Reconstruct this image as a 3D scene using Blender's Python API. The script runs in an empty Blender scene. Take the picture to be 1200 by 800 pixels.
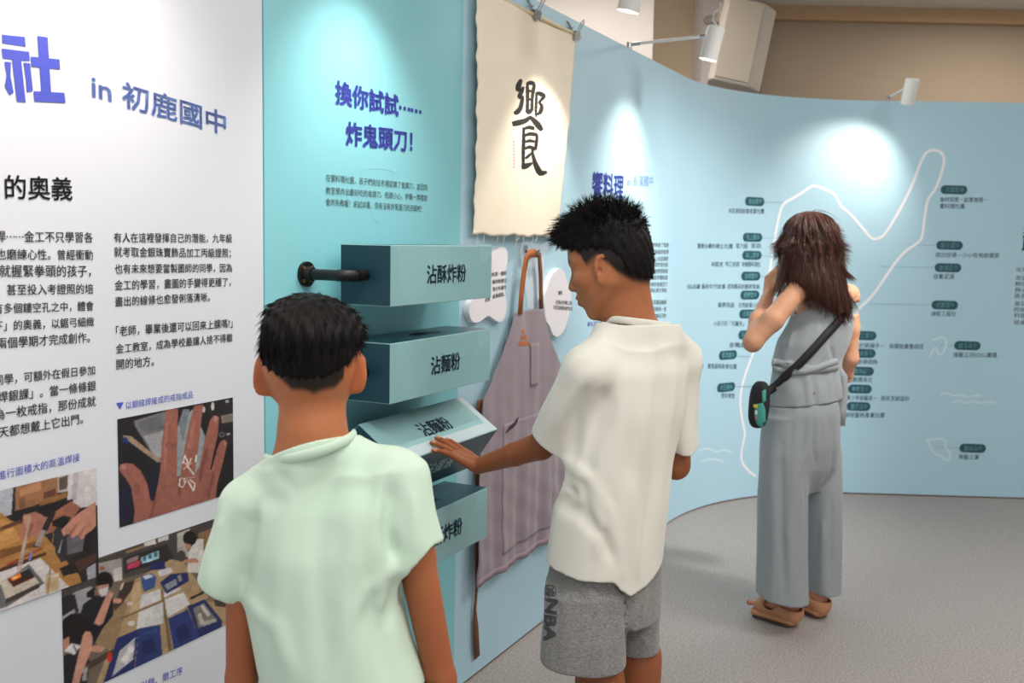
import bpy, bmesh, math, random
import numpy as np
from mathutils import Vector, Matrix
from mathutils.bvhtree import BVHTree
random.seed(4); rng = np.random.default_rng(7)
SC = bpy.context.scene
COL = SC.collection
# ------------------------------------------------------------------ camera
FPX, PITCH, ROLL, CAMH = 1180.0, 0.1024, 0.0200, 1.48
_F = np.array([0, math.cos(PITCH), -math.sin(PITCH)])
_R0 = np.array([1.0, 0, 0]); _D0 = np.array([0, -math.sin(PITCH), -math.cos(PITCH)])
CR = _R0 * math.cos(ROLL) - _D0 * math.sin(ROLL)
CD = _R0 * math.sin(ROLL) + _D0 * math.cos(ROLL)
CF = _F
EYE = np.array([0, 0, CAMH])
cam_data = bpy.data.cameras.new('camera'); cam = bpy.data.objects.new('camera', cam_data); COL.objects.link(cam)
m = Matrix(((CR[0], -CD[0], -CF[0], 0), (CR[1], -CD[1], -CF[1], 0), (CR[2], -CD[2], -CF[2], CAMH), (0, 0, 0, 1)))
cam.matrix_world = m
cam_data.sensor_width = 36; cam_data.lens = FPX / 1200 * 36; cam_data.clip_start = 0.05
cam_data.dof.use_dof = True; cam_data.dof.focus_distance = 2.3; cam_data.dof.aperture_fstop = 5.6
SC.camera = cam
SC.view_settings.view_transform = 'Standard'; SC.view_settings.look = 'None'
SC.view_settings.exposure = 0.0; SC.view_settings.gamma = 1.0; SC.view_settings.use_curve_mapping = False
# ------------------------------------------------------------------ light
world = bpy.data.worlds.new('world'); SC.world = world; world.use_nodes = True
bg = world.node_tree.nodes['Background']
bg.inputs[0].default_value = (0.93, 0.97, 1.0, 1); bg.inputs[1].default_value = WORLD_STRENGTH = 0.78
SPOT_W, AREA_W = 30.0, 24.0
def area_light(name, loc, sx, sy, power, color, rot=(0, 0, 0), parent=None):
    l = bpy.data.lights.new(name, 'AREA'); l.shape = 'RECTANGLE'; l.size = sx; l.size_y = sy; l.energy = power; l.color = color
    o = bpy.data.objects.new(name, l); COL.objects.link(o); o.location = loc; o.rotation_euler = rot
    if parent: o.parent = parent
    return o
FILL_LIGHTS = [(0.3, 0.9, AREA_W), (2.2, 0.9, AREA_W), (2.4, 3.2, AREA_W * 1.25), (0.9, -1.3, AREA_W), (3.4, 6.3, AREA_W * 1.3), (0.4, 5.6, AREA_W * .8)]  # unseen fill lights added to brighten the room and the space behind the wall

# ------------------------------------------------------------------ helpers
def lin(c):
    c = np.asarray(c, float) / 255.0
    return np.where(c <= 0.04045, c / 12.92, ((c + 0.055) / 1.055) ** 2.4)
def rgba(c): return (*[float(v) for v in lin(c)], 1.0)
def new_mat(name):
    m = bpy.data.materials.new(name); m.use_nodes = True
    return m, m.node_tree, m.node_tree.nodes['Principled BSDF']
def mat(name, c, rough=0.6, var=0.04, scale=30.0, bump=0.0, bscale=None, metal=0.0, spec=0.5, coat=0.0, sheen=0.0, stretch=None, sss=0.0):
    """principled material whose colour and surface are broken up by noise"""
    m, nt, b = new_mat(name)
    N, L = nt.nodes.new, nt.links.new
    tc = N('ShaderNodeTexCoord'); mp = N('ShaderNodeMapping'); L(tc.outputs['Object'], mp.inputs[0])
    if stretch: mp.inputs['Scale'].default_value = stretch
    nz = N('ShaderNodeTexNoise'); nz.inputs['Scale'].default_value = scale; nz.inputs['Detail'].default_value = 4
    L(mp.outputs[0], nz.inputs['Vector'])
    mx = N('ShaderNodeMix'); mx.data_type = 'RGBA'
    a = lin(c)
    mx.inputs['A'].default_value = (*[max(0, float(v) * (1 - var * 2)) for v in a], 1)
    mx.inputs['B'].default_value = (*[min(1, float(v) * (1 + var * 2)) for v in a], 1)
    L(nz.outputs['Fac'], mx.inputs['Factor']); L(mx.outputs['Result'], b.inputs['Base Color'])
    b.inputs['Roughness'].default_value = rough; b.inputs['Metallic'].default_value = metal
    b.inputs['Specular IOR Level'].default_value = spec; b.inputs['Coat Weight'].default_value = coat
    b.inputs['Sheen Weight'].default_value = sheen
    if sss:
        b.inputs['Subsurface Weight'].default_value = sss; b.inputs['Subsurface Radius'].default_value = (0.012, 0.005, 0.003); b.inputs['Subsurface Scale'].default_value = 1.0
    if bump:
        n2 = N('ShaderNodeTexNoise'); n2.inputs['Scale'].default_value = bscale or scale * 8; n2.inputs['Detail'].default_value = 3
        L(mp.outputs[0], n2.inputs['Vector'])
        bp = N('ShaderNodeBump'); bp.inputs['Strength'].default_value = bump; bp.inputs['Distance'].default_value = 0.004
        L(n2.outputs['Fac'], bp.inputs['Height']); L(bp.outputs[0], b.inputs['Normal'])
    return m
def attr_mat(name, rough=0.5, var=0.04, scale=60.0, sss=0.0, bump=0.0, bscale=300.0, spec=0.5, sheen=0.0, coat=0.0):
    """principled material reading the mesh's own colour attribute 'Col' (skin and hairline, printed pictures)"""
    m, nt, b = new_mat(name)
    N, L = nt.nodes.new, nt.links.new
    at = N('ShaderNodeAttribute'); at.attribute_name = 'Col'
    tc = N('ShaderNodeTexCoord'); nz = N('ShaderNodeTexNoise'); nz.inputs['Scale'].default_value = scale; nz.inputs['Detail'].default_value = 4
    L(tc.outputs['Object'], nz.inputs['Vector'])
    mr = N('ShaderNodeMapRange'); mr.inputs['To Min'].default_value = 1 - var * 2; mr.inputs['To Max'].default_value = 1 + var * 2
    L(nz.outputs['Fac'], mr.inputs['Value'])
    mx = N('ShaderNodeVectorMath'); mx.operation = 'SCALE'; L(at.outputs['Color'], mx.inputs[0]); L(mr.outputs[0], mx.inputs['Scale'])
    L(mx.outputs[0], b.inputs['Base Color'])
    b.inputs['Roughness'].default_value = rough; b.inputs['Specular IOR Level'].default_value = spec; b.inputs['Sheen Weight'].default_value = sheen; b.inputs['Coat Weight'].default_value = coat
    if sss:
        b.inputs['Subsurface Weight'].default_value = sss; b.inputs['Subsurface Radius'].default_value = (0.010, 0.004, 0.002); b.inputs['Subsurface Scale'].default_value = 1.0
    if bump:
        n2 = N('ShaderNodeTexNoise'); n2.inputs['Scale'].default_value = bscale; L(tc.outputs['Object'], n2.inputs['Vector'])
        bp = N('ShaderNodeBump'); bp.inputs['Strength'].default_value = bump; bp.inputs['Distance'].default_value = 0.002
        L(n2.outputs['Fac'], bp.inputs['Height']); L(bp.outputs[0], b.inputs['Normal'])
    return m
def emit_mat(name, c, strength):
    m, nt, b = new_mat(name)
    b.inputs['Base Color'].default_value = rgba(c); b.inputs['Emission Color'].default_value = rgba(c); b.inputs['Emission Strength'].default_value = strength
    return m
def tag(o, label=None, cat=None, group=None, kind=None):
    if label: o['label'] = label
    if cat: o['category'] = cat
    if group: o['group'] = group
    if kind: o['kind'] = kind
    return o
def empty(name, loc, label=None, cat=None, group=None):
    o = bpy.data.objects.new(name, None); COL.objects.link(o); o.location = Vector(loc); o.empty_display_size = 0.1
    return tag(o, label, cat, group)
def link_mesh(name, me, material, parent=None, smooth=False):
    o = bpy.data.objects.new(name, me); COL.objects.link(o)
    if material: me.materials.append(material)
    if smooth: me.shade_smooth()
    if parent:
        o.parent = parent; bpy.context.view_layer.update()
        o.matrix_parent_inverse = parent.matrix_world.inverted()
    return o
def pymesh(name, verts, faces, material, parent=None, smooth=False, fix=False):
    me = bpy.data.meshes.new(name); me.from_pydata([tuple(map(float, v)) for v in verts], [], [tuple(f) for f in faces])
    if fix:
        bm = bmesh.new(); bm.from_mesh(me); bmesh.ops.remove_doubles(bm, verts=bm.verts, dist=1e-6); bmesh.ops.recalc_face_normals(bm, faces=bm.faces); bm.to_mesh(me); bm.free()
    me.update()
    return link_mesh(name, me, material, parent, smooth)
def bm_obj(name, bm, material, parent=None, smooth=False, bevel=0.0, seg=2):
    if bevel: bmesh.ops.bevel(bm, geom=list(bm.edges), offset=bevel, segments=seg, profile=0.5, affect='EDGES', clamp_overlap=True)
    bmesh.ops.recalc_face_normals(bm, faces=bm.faces)
    me = bpy.data.meshes.new(name); bm.to_mesh(me); bm.free()
    o = link_mesh(name, me, material, parent, False)
    if smooth:
        me.shade_smooth()
        try: me.set_sharp_from_angle(angle=math.radians(40))
        except Exception: pass
    return o
def add_box(bm, lo, hi, M=None):
    vs = [bm.verts.new((x, y, z)) for x in (lo[0], hi[0]) for y in (lo[1], hi[1]) for z in (lo[2], hi[2])]
    if M is not None:
        for v in vs: v.co = M @ v.co
    for f in ((0, 1, 3, 2), (4, 6, 7, 5), (0, 4, 5, 1), (2, 3, 7, 6), (0, 2, 6, 4), (1, 5, 7, 3)): bm.faces.new([vs[i] for i in f])
    return vs
def ring_frame(t):
    t = Vector(t).normalized(); a = Vector((0, 0, 1)) if abs(t.z) < 0.9 else Vector((1, 0, 0))
    s = t.cross(a).normalized(); return s, t.cross(s).normalized()
def add_tube(bm, pts, rad, n=16, cap=True):
    pts = [Vector(p) for p in pts]; rad = rad if hasattr(rad, '__len__') else [rad] * len(pts)
    rings = []; s = None
    for i, p in enumerate(pts):
        t = (pts[min(i + 1, len(pts) - 1)] - pts[max(i - 1, 0)]).normalized()
        if s is None: s, q = ring_frame(t)
        else:
            s = (s - t * s.dot(t)).normalized(); q = t.cross(s).normalized()
        rings.append([bm.verts.new(p + (s * math.cos(k * 2 * math.pi / n) + q * math.sin(k * 2 * math.pi / n)) * rad[i]) for k in range(n)])
    for a, b in zip(rings, rings[1:]):
        for k in range(n): bm.faces.new((a[k], a[(k + 1) % n], b[(k + 1) % n], b[k]))
    if cap: bm.faces.new(rings[0][::-1]); bm.faces.new(rings[-1])
def ray(px, py): return CF + CR * ((px - 600) / FPX) + CD * ((py - 400) / FPX)
def P(px, py, D): return EYE + ray(px, py) * D          # point seen at a pixel of the photograph, at a given depth
def proj(q):
    q = np.asarray(q, float) - EYE; z = q @ CF
    return 600 + FPX * (q @ CR) / z, 400 + FPX * (q @ CD) / z

# ------------------------------------------------------------------ the exhibition wall: straight run, bend, straight run
WTH, WS0, WR, WTH2, WALL_H = 0.463, 2.44, 1.29, 1.611, 2.305
WA = np.array([-0.245, 3.0])
wd = np.array([math.sin(WTH), math.cos(WTH)]); wn = np.array([math.cos(WTH), -math.sin(WTH)])
WC = WA + wd * WS0 + wn * WR
wd2 = np.array([math.sin(WTH2), math.cos(WTH2)]); wn2 = np.array([math.cos(WTH2), -math.sin(WTH2)])
WE = WC - wn2 * WR; ARC = WR * (WTH2 - WTH)
def wall_pt(u, z, off=0.0):
    if u < WS0: q = WA + wd * u + wn * off
    elif u < WS0 + ARC:
        a = WTH + (u - WS0) / WR; q = WC - np.array([math.cos(a), -math.sin(a)]) * (WR - off)
    else: q = WE + wd2 * (u - WS0 - ARC) + wn2 * off
    return np.array([q[0], q[1], z])
def wall_n(u):
    if u < WS0: return np.r_[wn, 0]
    if u < WS0 + ARC:
        a = WTH + (u - WS0) / WR; return np.array([math.cos(a), -math.sin(a), 0])
    return np.r_[wn2, 0]
def wall_t(u):
    n = wall_n(u); return np.array([-n[1], n[0], 0])
def wall_dist(q):
    if (q - WA) @ wd < WS0: return (q - WA) @ wn, (q - WA) @ wd
    if (q - WE) @ wd2 > 0: return (q - WE) @ wn2, WS0 + ARC + (q - WE) @ wd2
    v = WC - q; r = np.linalg.norm(v); a = math.atan2(-v[1], v[0])
    return WR - r, WS0 + WR * (a - WTH)
def hit(px, py, off=0.0):
    """(u, z) where the line of sight of a photo pixel meets the exhibition wall"""
    d = ray(px, py); a, b = 0.3, None; t = 0.3
    while t < 14:
        t += 0.1
        if wall_dist((EYE + d * t)[:2])[0] < off: b = t; a = t - 0.1; break
    for _ in range(40):
        c = (a + b) / 2
        if wall_dist((EYE + d * c)[:2])[0] < off: b = c
        else: a = c
    q = EYE + d * b
    return wall_dist(q[:2])[1], q[2]
def wall_strip(name, u0, u1, z0, z1, o0, o1, material, parent=None, step=0.06, kind='structure'):
    n = max(1, int((u1 - u0) / step)); us = np.linspace(u0, u1, n + 1); vs, fs = [], []
    for u in us:
        for (o, z) in ((o1, z0), (o1, z1), (o0, z1), (o0, z0)): vs.append(wall_pt(u, z, o))
    for i in range(n):
        for k in range(4): fs.append((i * 4 + k, (i + 1) * 4 + k, (i + 1) * 4 + (k + 1) % 4, i * 4 + (k + 1) % 4))
    fs.append((0, 1, 2, 3)); fs.append((n * 4 + 3, n * 4 + 2, n * 4 + 1, n * 4))
    o = pymesh(name, vs, fs, material, parent, fix=True)
    if kind and not parent: o['kind'] = kind
    return o
def text_mesh(s, bold=0.0, spacing=1.0):
    co, fs = text_mesh1(s, spacing)
    if not bold: return co, fs
    n = len(co); b = bold * .8; V, F = [], []
    for k, (dx, dy) in enumerate(((b, b), (b, -b), (-b, b), (-b, -b), (0, 0))): V.append(co + [dx, dy, 0]); F += [tuple(i + n * k for i in f) for f in fs]
    return np.vstack(V), F
def text_mesh1(s, spacing=1.0):
    cu = bpy.data.curves.new('lettering', 'FONT'); cu.body = s; cu.size = 1.0; cu.resolution_u = 2; cu.space_character = spacing; cu.fill_mode = 'FRONT'
    o = bpy.data.objects.new('lettering', cu); COL.objects.link(o)
    dg = bpy.context.evaluated_depsgraph_get(); dg.update()
    me = bpy.data.meshes.new_from_object(o.evaluated_get(dg))
    bpy.data.objects.remove(o); bpy.data.curves.remove(cu)
    co = np.zeros(len(me.vertices) * 3); me.vertices.foreach_get('co', co); co = co.reshape(-1, 3)
    fs = [tuple(p.vertices) for p in me.polygons]; bpy.data.meshes.remove(me)
    return co, fs
def set_colors(me, cols):
    at = me.color_attributes.new('Col', 'FLOAT_COLOR', 'POINT')
    c = np.ones((len(me.vertices), 4), np.float32); c[:, :3] = cols
    at.data.foreach_set('color', c.ravel()); me.color_attributes.active_color = at
class Lettering:
    """flat printed lettering collected into one mesh that lies on the wall"""
    def __init__(self): self.v, self.f = [], []
    def line(self, s, xl, yl, xr, yr, bold=0.0, hpx=None, off=0.0015, spacing=1.0, scale_z=1.0):
        co, fs = text_mesh(s, bold, spacing)
        u0, z0 = hit(xl, yl); u1, z1 = hit(xr, yr)
        a, b = co[:, 0].min(), co[:, 0].max(); lo = min(co[:, 1].min(), 0); sx = (u1 - u0) / (b - a)
        sz = sx * scale_z
        if hpx: sz = (hit(xl, yl - hpx)[1] - z0) / (co[:, 1].max() - lo)
        base = len(self.v)
        for x, y, _ in co:
            t = (x - a) / (b - a); self.v.append(wall_pt(u0 + (x - a) * sx, z0 + t * (z1 - z0) + (y - lo) * sz, off))
        self.f += [tuple(i + base for i in f) for f in fs]
        return self
    def poly(self, pts, off=0.0012):
        base = len(self.v)
        for (x, y) in pts: u, z = hit(x, y); self.v.append(wall_pt(u, z, off))
        self.f.append(tuple(range(base, base + len(pts)))); return self
    def build(self, name, material, parent): return pymesh(name, self.v, self.f, material, parent)
# ------------------------------------------------------------------ materials
M = {}
M['white_panel'] = mat('white_panel', (212, 219, 228), 0.45, 0.008, 3)
M['turquoise_panel'] = mat('turquoise_panel', (134, 203, 213), 0.42, 0.01, 3)
M['blue_panel'] = mat('blue_panel', (178, 214, 230), 0.45, 0.012, 1.5)
M['panel_core'] = mat('panel_core', (190, 190, 188), 0.7)
M['brown_trim'] = mat('brown_trim', (110, 66, 50), 0.6)
M['ink_black'] = mat('ink_black', (38, 36, 38), 0.6, 0.01)
M['ink_grey'] = mat('ink_grey', (62, 66, 72), 0.6, 0.01)
M['ink_indigo'] = mat('ink_indigo', (70, 82, 186), 0.55, 0.01)
M['ink_periwinkle'] = mat('ink_periwinkle', (118, 146, 208), 0.55, 0.01)
M['ink_violet'] = mat('ink_violet', (78, 70, 168), 0.55, 0.01)
M['ink_navy'] = mat('ink_navy', (34, 62, 84), 0.55, 0.01)
M['ink_pale'] = mat('ink_pale', (196, 226, 232), 0.6, 0.01)
M['pill'] = mat('pill', (36, 84, 98), 0.5, 0.01)
M['pill_text'] = mat('pill_text', (130, 196, 204), 0.5, 0.01)
M['map_white'] = mat('map_white', (242, 242, 246), 0.5, 0.01)
M['faint_white'] = mat('faint_white', (206, 230, 240), 0.5, 0.01)
M['metal_white'] = mat('metal_white', (226, 224, 220), 0.4, 0.01, spec=0.5)
M['chrome'] = mat('chrome', (190, 190, 190), 0.25, 0.02, metal=1.0)
M['black_iron'] = mat('black_iron', (22, 21, 22), 0.42, 0.08, 60, bump=0.15, metal=0.3)
M['brass'] = mat('brass', (190, 140, 70), 0.35, 0.03, metal=0.9)
M['board_white'] = mat('board_white', (236, 234, 240), 0.6, 0.01)
M['print'] = attr_mat('printed_picture', 0.4, 0.02, 40)

# ------------------------------------------------------------------ the setting
def floor_material():
    m, nt, b = new_mat('vinyl_floor'); N, L = nt.nodes.new, nt.links.new
    tc = N('ShaderNodeTexCoord'); n1 = N('ShaderNodeTexNoise'); n1.inputs['Scale'].default_value = 130; n1.inputs['Detail'].default_value = 3
    n2 = N('ShaderNodeTexNoise'); n2.inputs['Scale'].default_value = 1.1; n2.inputs['Detail'].default_value = 3
    vo = N('ShaderNodeTexVoronoi'); vo.inputs['Scale'].default_value = 90
    for n in (n1, n2, vo): L(tc.outputs['Object'], n.inputs['Vector'])
    r = N('ShaderNodeValToRGB'); r.color_ramp.elements[0].position = 0.38; r.color_ramp.elements[1].position = 0.62
    r.color_ramp.elements[0].color = rgba((140, 133, 130)); r.color_ramp.elements[1].color = rgba((172, 165, 161)); L(n1.outputs['Fac'], r.inputs[0])
    r2 = N('ShaderNodeValToRGB'); r2.color_ramp.elements[0].color = (0.70, 0.70, 0.70, 1); r2.color_ramp.elements[1].color = (1, 1, 1, 1)
    r2.color_ramp.elements[0].position = 0.10; r2.color_ramp.elements[1].position = 0.20; L(vo.outputs['Distance'], r2.inputs[0])
    r3 = N('ShaderNodeValToRGB'); r3.color_ramp.elements[0].color = (0.93, 0.92, 0.92, 1); r3.color_ramp.elements[1].color = (1.04, 1.03, 1.02, 1); L(n2.outputs['Fac'], r3.inputs[0])
    a = N('ShaderNodeMix'); a.data_type = 'RGBA'; a.blend_type = 'MULTIPLY'; a.inputs['Factor'].default_value = 0.6
    L(r.outputs[0], a.inputs['A']); L(r2.outputs[0], a.inputs['B'])
    c = N('ShaderNodeMix'); c.data_type = 'RGBA'; c.blend_type = 'MULTIPLY'; c.inputs['Factor'].default_value = 1
    L(a.outputs['Result'], c.inputs['A']); L(r3.outputs[0], c.inputs['B']); L(c.outputs['Result'], b.inputs['Base Color'])
    b.inputs['Roughness'].default_value = 0.5; b.inputs['Specular IOR Level'].default_value = 0.35
    return m
def slab(name, lo, hi, material):
    bm = bmesh.new(); add_box(bm, lo, hi); o = bm_obj(name, bm, material); o['kind'] = 'structure'; return o
slab('floor', (-6, -4, -0.1), (10, 10, 0), floor_material())
CEIL_Z = 3.2
slab('ceiling', (-6, -4, CEIL_Z), (10, 10, CEIL_Z + 0.1), mat('ceiling_paint', (222, 214, 204), 0.85, 0.01))
M['beige'] = mat('beige_paint', (246, 224, 192), 0.85, 0.02, 4)
M['tan'] = mat('tan_paint', (172, 150, 128), 0.85, 0.02, 4)
M['pale'] = mat('pale_paint', (232, 220, 212), 0.85, 0.02, 4)
def xat(px, Y): return (px - 600) / FPX * Y
slab('wall_back', (xat(836, 7.6), 7.6, 0), (10, 7.75, CEIL_Z), M['tan'])
slab('trim_1', (xat(836, 7.6), 7.52, 3.10), (10, 7.6, CEIL_Z), mat('warm_trim', (196, 158, 120), 0.7))
slab('wall_alcove', (xat(740, 7.4), 7.4, 0), (xat(828, 7.4), 7.6, CEIL_Z), M['beige'])
slab('wall_pillar', (xat(811, 7.0), 7.0, 0), (xat(834, 7.0), 7.6, CEIL_Z), M['pale'])
slab('wall_recess', (xat(834, 7.0), 7.45, 0), (xat(836, 7.6) + 0.25, 7.6, CEIL_Z), mat('recess_paint', (120, 112, 104), 0.85))
slab('wall_far', (-3.5, 6.6, 0), (xat(754, 6.6), 6.9, CEIL_Z), M['pale'])
slab('wall_side', (6.8, -4, 0), (6.95, 7.6, CEIL_Z), M['pale'])
for (x, y, w) in FILL_LIGHTS:  # added panels out of view, dressed with frame and diffuser
    t = empty('fill_light_panel', (x, y, CEIL_Z), 'added unseen ceiling light panel with white frame, brightening the room', 'light', 'added fill light panels')
    bm = bmesh.new(); add_box(bm, (x - .5, y - .5, CEIL_Z - .04), (x + .5, y + .5, CEIL_Z - .001)); bm_obj('light_frame', bm, M['metal_white'], t, bevel=.006)
    bm = bmesh.new(); add_box(bm, (x - .46, y - .46, CEIL_Z - .046), (x + .46, y + .46, CEIL_Z - .0405)); bm_obj('diffuser', bm, emit_mat('diffuser_glow', (255, 250, 240), 3.0), t)
    area_light('fill_light', (x, y, CEIL_Z - .06), .9, .9, w, (1.0, 0.965, 0.92))

U_SEAM = hit(309.5, 400)[0]; U_TURQ = hit(539, 250)[0]
wall_left = wall_strip('wall_left', -3.4, U_SEAM - .0015, 0.008, WALL_H, 0, -0.06, M['white_panel'], step=.3)
wall_center = wall_strip('wall_center', U_SEAM + .0015, U_TURQ, 0.008, WALL_H, 0.002, -0.06, M['turquoise_panel'], step=.3)
wall_right = wall_strip('wall_right', U_TURQ, WS0 + ARC + 3.2, 0.008, WALL_H, 0, -0.06, M['blue_panel'], step=.05)
wall_strip('trim_2', -3.4, WS0 + ARC + 3.2, 0, 0.0085, -0.004, -0.055, M['brown_trim'], step=.05)

# ---- lettering on the white panel
L = Lettering()
for q in ([(5, 120), (85, 128), (88, 162), (7, 150)], [(4, 168), (100, 180), (102, 212), (8, 203)], [(40, 200), (72, 205), (88, 355), (57, 352)], [(14, 214), (37, 216), (35, 262), (46, 322), (32, 330), (15, 300), (22, 262)], [(80, 216), (103, 220), (113, 316), (92, 320), (88, 270)],
          [(128, 124), (164, 130), (176, 322), (142, 318)], [(105, 196), (205, 206), (207, 241), (108, 231)], [(115, 316), (222, 322), (226, 357), (118, 352)]): L.poly([(x / 2.9625, y / 2.9625) for x, y in q], .0012 + .00004 * len(L.f))
L.build('heading_lettering', M['ink_indigo'], wall_left)
L = Lettering(); L.line('in 初鹿國中', 107, 116, 264.5, 159.5, 0.02, 33); L.build('heading_lettering', M['ink_periwinkle'], wall_left)
L = Lettering(); L.line('的奧義', 5.5, 233.5, 84.5, 235, 0.014, 29); L.build('heading_lettering', M['ink_black'], wall_left)
L = Lettering()
for (s, xl, yl, xr, yr) in (
    ('焊⋯⋯金工不只學習各', -6, 283.5, 108.5, 284.3), ('也磨練心性。曾經衝動', -5, 304.3, 108.5, 304.5), ('就握緊拳頭的孩子，', -1, 325, 106, 324.5),
    ('，甚至投入考證照的培', -4, 346.5, 109, 344.5), ('有多個鏤空孔之中，體會', -8, 368, 109.5, 364), ('下」的奧義，以鋸弓細緻', -8, 388.5, 110, 382.5),
    ('兩個學期才完成創作。', -4, 409, 105, 401), ('同學，可額外在假日參加', -7, 452, 111, 439), ('焊銀課」。當一條條銀', -3, 472, 112, 457.5),
    ('為一枚戒指，那份成就', -7, 493, 112, 476), ('天都想戴上它出門。', -2, 513.5, 97, 496),
    ('有人在這裡發揮自己的潛能，九年級', 133, 284.3, 271.5, 284.5), ('就考取金銀珠寶飾品加工丙級證照；', 133.3, 302, 270, 302.5), ('也有未來想要當製圖師的同學，因為', 134, 321, 271.5, 319),
    ('金工的學習，畫圖的手變得更穩了，', 134, 340.5, 270, 335.5), ('畫出的線條也愈發俐落清晰。', 134.5, 359.3, 245.5, 353), ('「老師，畢業後還可以回來上課嗎?」', 135.5, 394.5, 272, 384),
    ('金工教室，成為學校最讓人捨不得離', 135.5, 414.8, 272, 400.5), ('開的地方。', 136, 433.3, 180, 428.5)):
    L.line(s, xl, yl, xr, yr, 0.010)
L.build('paragraph_lettering', M['ink_grey'], wall_left)
L = Lettering(); L.line('以銀線焊接成的戒指成品', 147, 479.5, 225.5, 466); L.line('進行面積大的高溫焊接', -3, 562.5, 93, 540); L.line('以銼、磨工序', 165, 808, 213.5, 789.5)
L.poly([(135.8, 472), (144.5, 471), (140.3, 479.5)]); L.build('caption_lettering', M['ink_indigo'], wall_left)
# ---- lettering on the turquoise panel
L = Lettering(); L.line('換你試試⋯⋯', 391.5, 122, 492.5, 143.5, 0.035, 29, off=.004); L.line('炸鬼頭刀！', 404, 170.5, 482, 179, 0.035, 29, off=.004); L.build('heading_lettering', M['ink_indigo'], wall_center)
L = Lettering()
L.line('在饗料理社團，孩子們前往市場認識了鬼頭刀，並回到', 380.5, 212.5, 499.5, 223.5, 0, 9, off=.004); L.line('教室學炸出最好吃的鬼頭刀。但請小心，步驟一弄錯就', 380.5, 227.5, 499.5, 236, 0, 9, off=.004); L.line('會炸失敗喔！來試試看，你有沒有炸鬼頭刀的天賦吧！', 380.5, 241, 493, 248.5, 0, 9, off=.004)
L.build('paragraph_lettering', M['ink_grey'], wall_center)
def ribbon(pts, width, off, closed=False, bulge=0.0, smooth=True):
    """a flat printed or raised line lying on the wall along photo pixels"""
    q = [hit(x, y) for x, y in pts]; q = np.array(q)
    if smooth:
        for _ in range(2):
            n = []; rngk = range(len(q)) if closed else range(len(q) - 1)
            if not closed: n.append(q[0])
            for i in rngk:
                a, b = q[i], q[(i + 1) % len(q)]; n += [a * .75 + b * .25, a * .25 + b * .75]
            if not closed: n.append(q[-1])
            q = np.array(n)
    k = len(q); vs, fs = [], []
    for i in range(k):
        t = (q[(i + 1) % k] - q[i - 1]) if closed else q[min(i + 1, k - 1)] - q[max(i - 1, 0)]
        t = t / (np.linalg.norm(t) + 1e-9); nn = np.array([-t[1], t[0]]) * width / 2
        a, b = q[i] + nn, q[i] - nn
        vs += [wall_pt(a[0], a[1], off), wall_pt(q[i][0], q[i][1], off + bulge), wall_pt(b[0], b[1], off)]
    for i in range(k if closed else k - 1):
        j = (i + 1) % k
        for c in (0, 1): fs.append((i * 3 + c, i * 3 + c + 1, j * 3 + c + 1, j * 3 + c))
    return vs, fs
class Ribbons:
    def __init__(self): self.v, self.f = [], []
    def add(self, *a, **k):
        v, f = ribbon(*a, **k); b = len(self.v); self.v += v; self.f += [tuple(i + b for i in q) for q in f]; return self
    def build(self, name, material, parent): return pymesh(name, self.v, self.f, material, parent)
R = Ribbons(); R.add([(424, 196), (456, 197), (464, 204), (459, 228), (452, 254), (444, 262), (437, 254), (428, 225), (423, 204)], .006, .0026, closed=True)
R.build('drop_outline', mat('turquoise_line', (140, 204, 218), .5, .01), wall_center)
# ---- lettering on the blue wall
L = Lettering(); L.line('饗料理', 693, 232, 730, 234, 0.025, 32); L.build('heading_lettering', M['ink_indigo'], wall_right)
L = Lettering(); L.line('in 長濱國中', 735, 218.5, 765, 218.5, 0.0, 13.5); L.build('heading_lettering', M['ink_periwinkle'], wall_right)
POOL = '孩子們在料理課堂學會了從產地到餐桌的智慧與耐心也認識家鄉海洋的食材和文化老師帶著同學走進市場挑選新鮮的魚練習刀工與火候分享給社區長輩品嚐成果並記錄每一道菜的故事'
def pool(n, k): return ''.join(POOL[(k * 7 + i) % len(POOL)] for i in range(n))
L = Lettering()
for i, y in enumerate((290, 298, 306, 313, 320.5, 328, 336, 343, 357, 365, 373)): L.line(pool(13, i), 738 - (i % 2), y, 783.5 - i * .35, y - .3, 0, 6)
for i, y in enumerate((318, 328, 335, 342, 349, 358, 365, 372, 380)): L.line(pool(8, i + 5), 1190 - y * .04 + 12.8, y, 1262 - y * .04, y + 2, 0, 5.5)
L.build('paragraph_lettering', M['ink_grey'], wall_right)
L = Lettering(); L.line('職人料理', 1196.5, 297, 1290, 300, 0.01, 22); L.line('太平洋的', 1197.5, 274, 1250, 276, 0.0, 8); L.build('heading_lettering', M['ink_black'], wall_right)
L = Lettering(); L.line('料理課程實作', 688, 383, 728, 379.5, 0, 6); L.build('caption_lettering', M['ink_violet'], wall_right)
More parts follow.
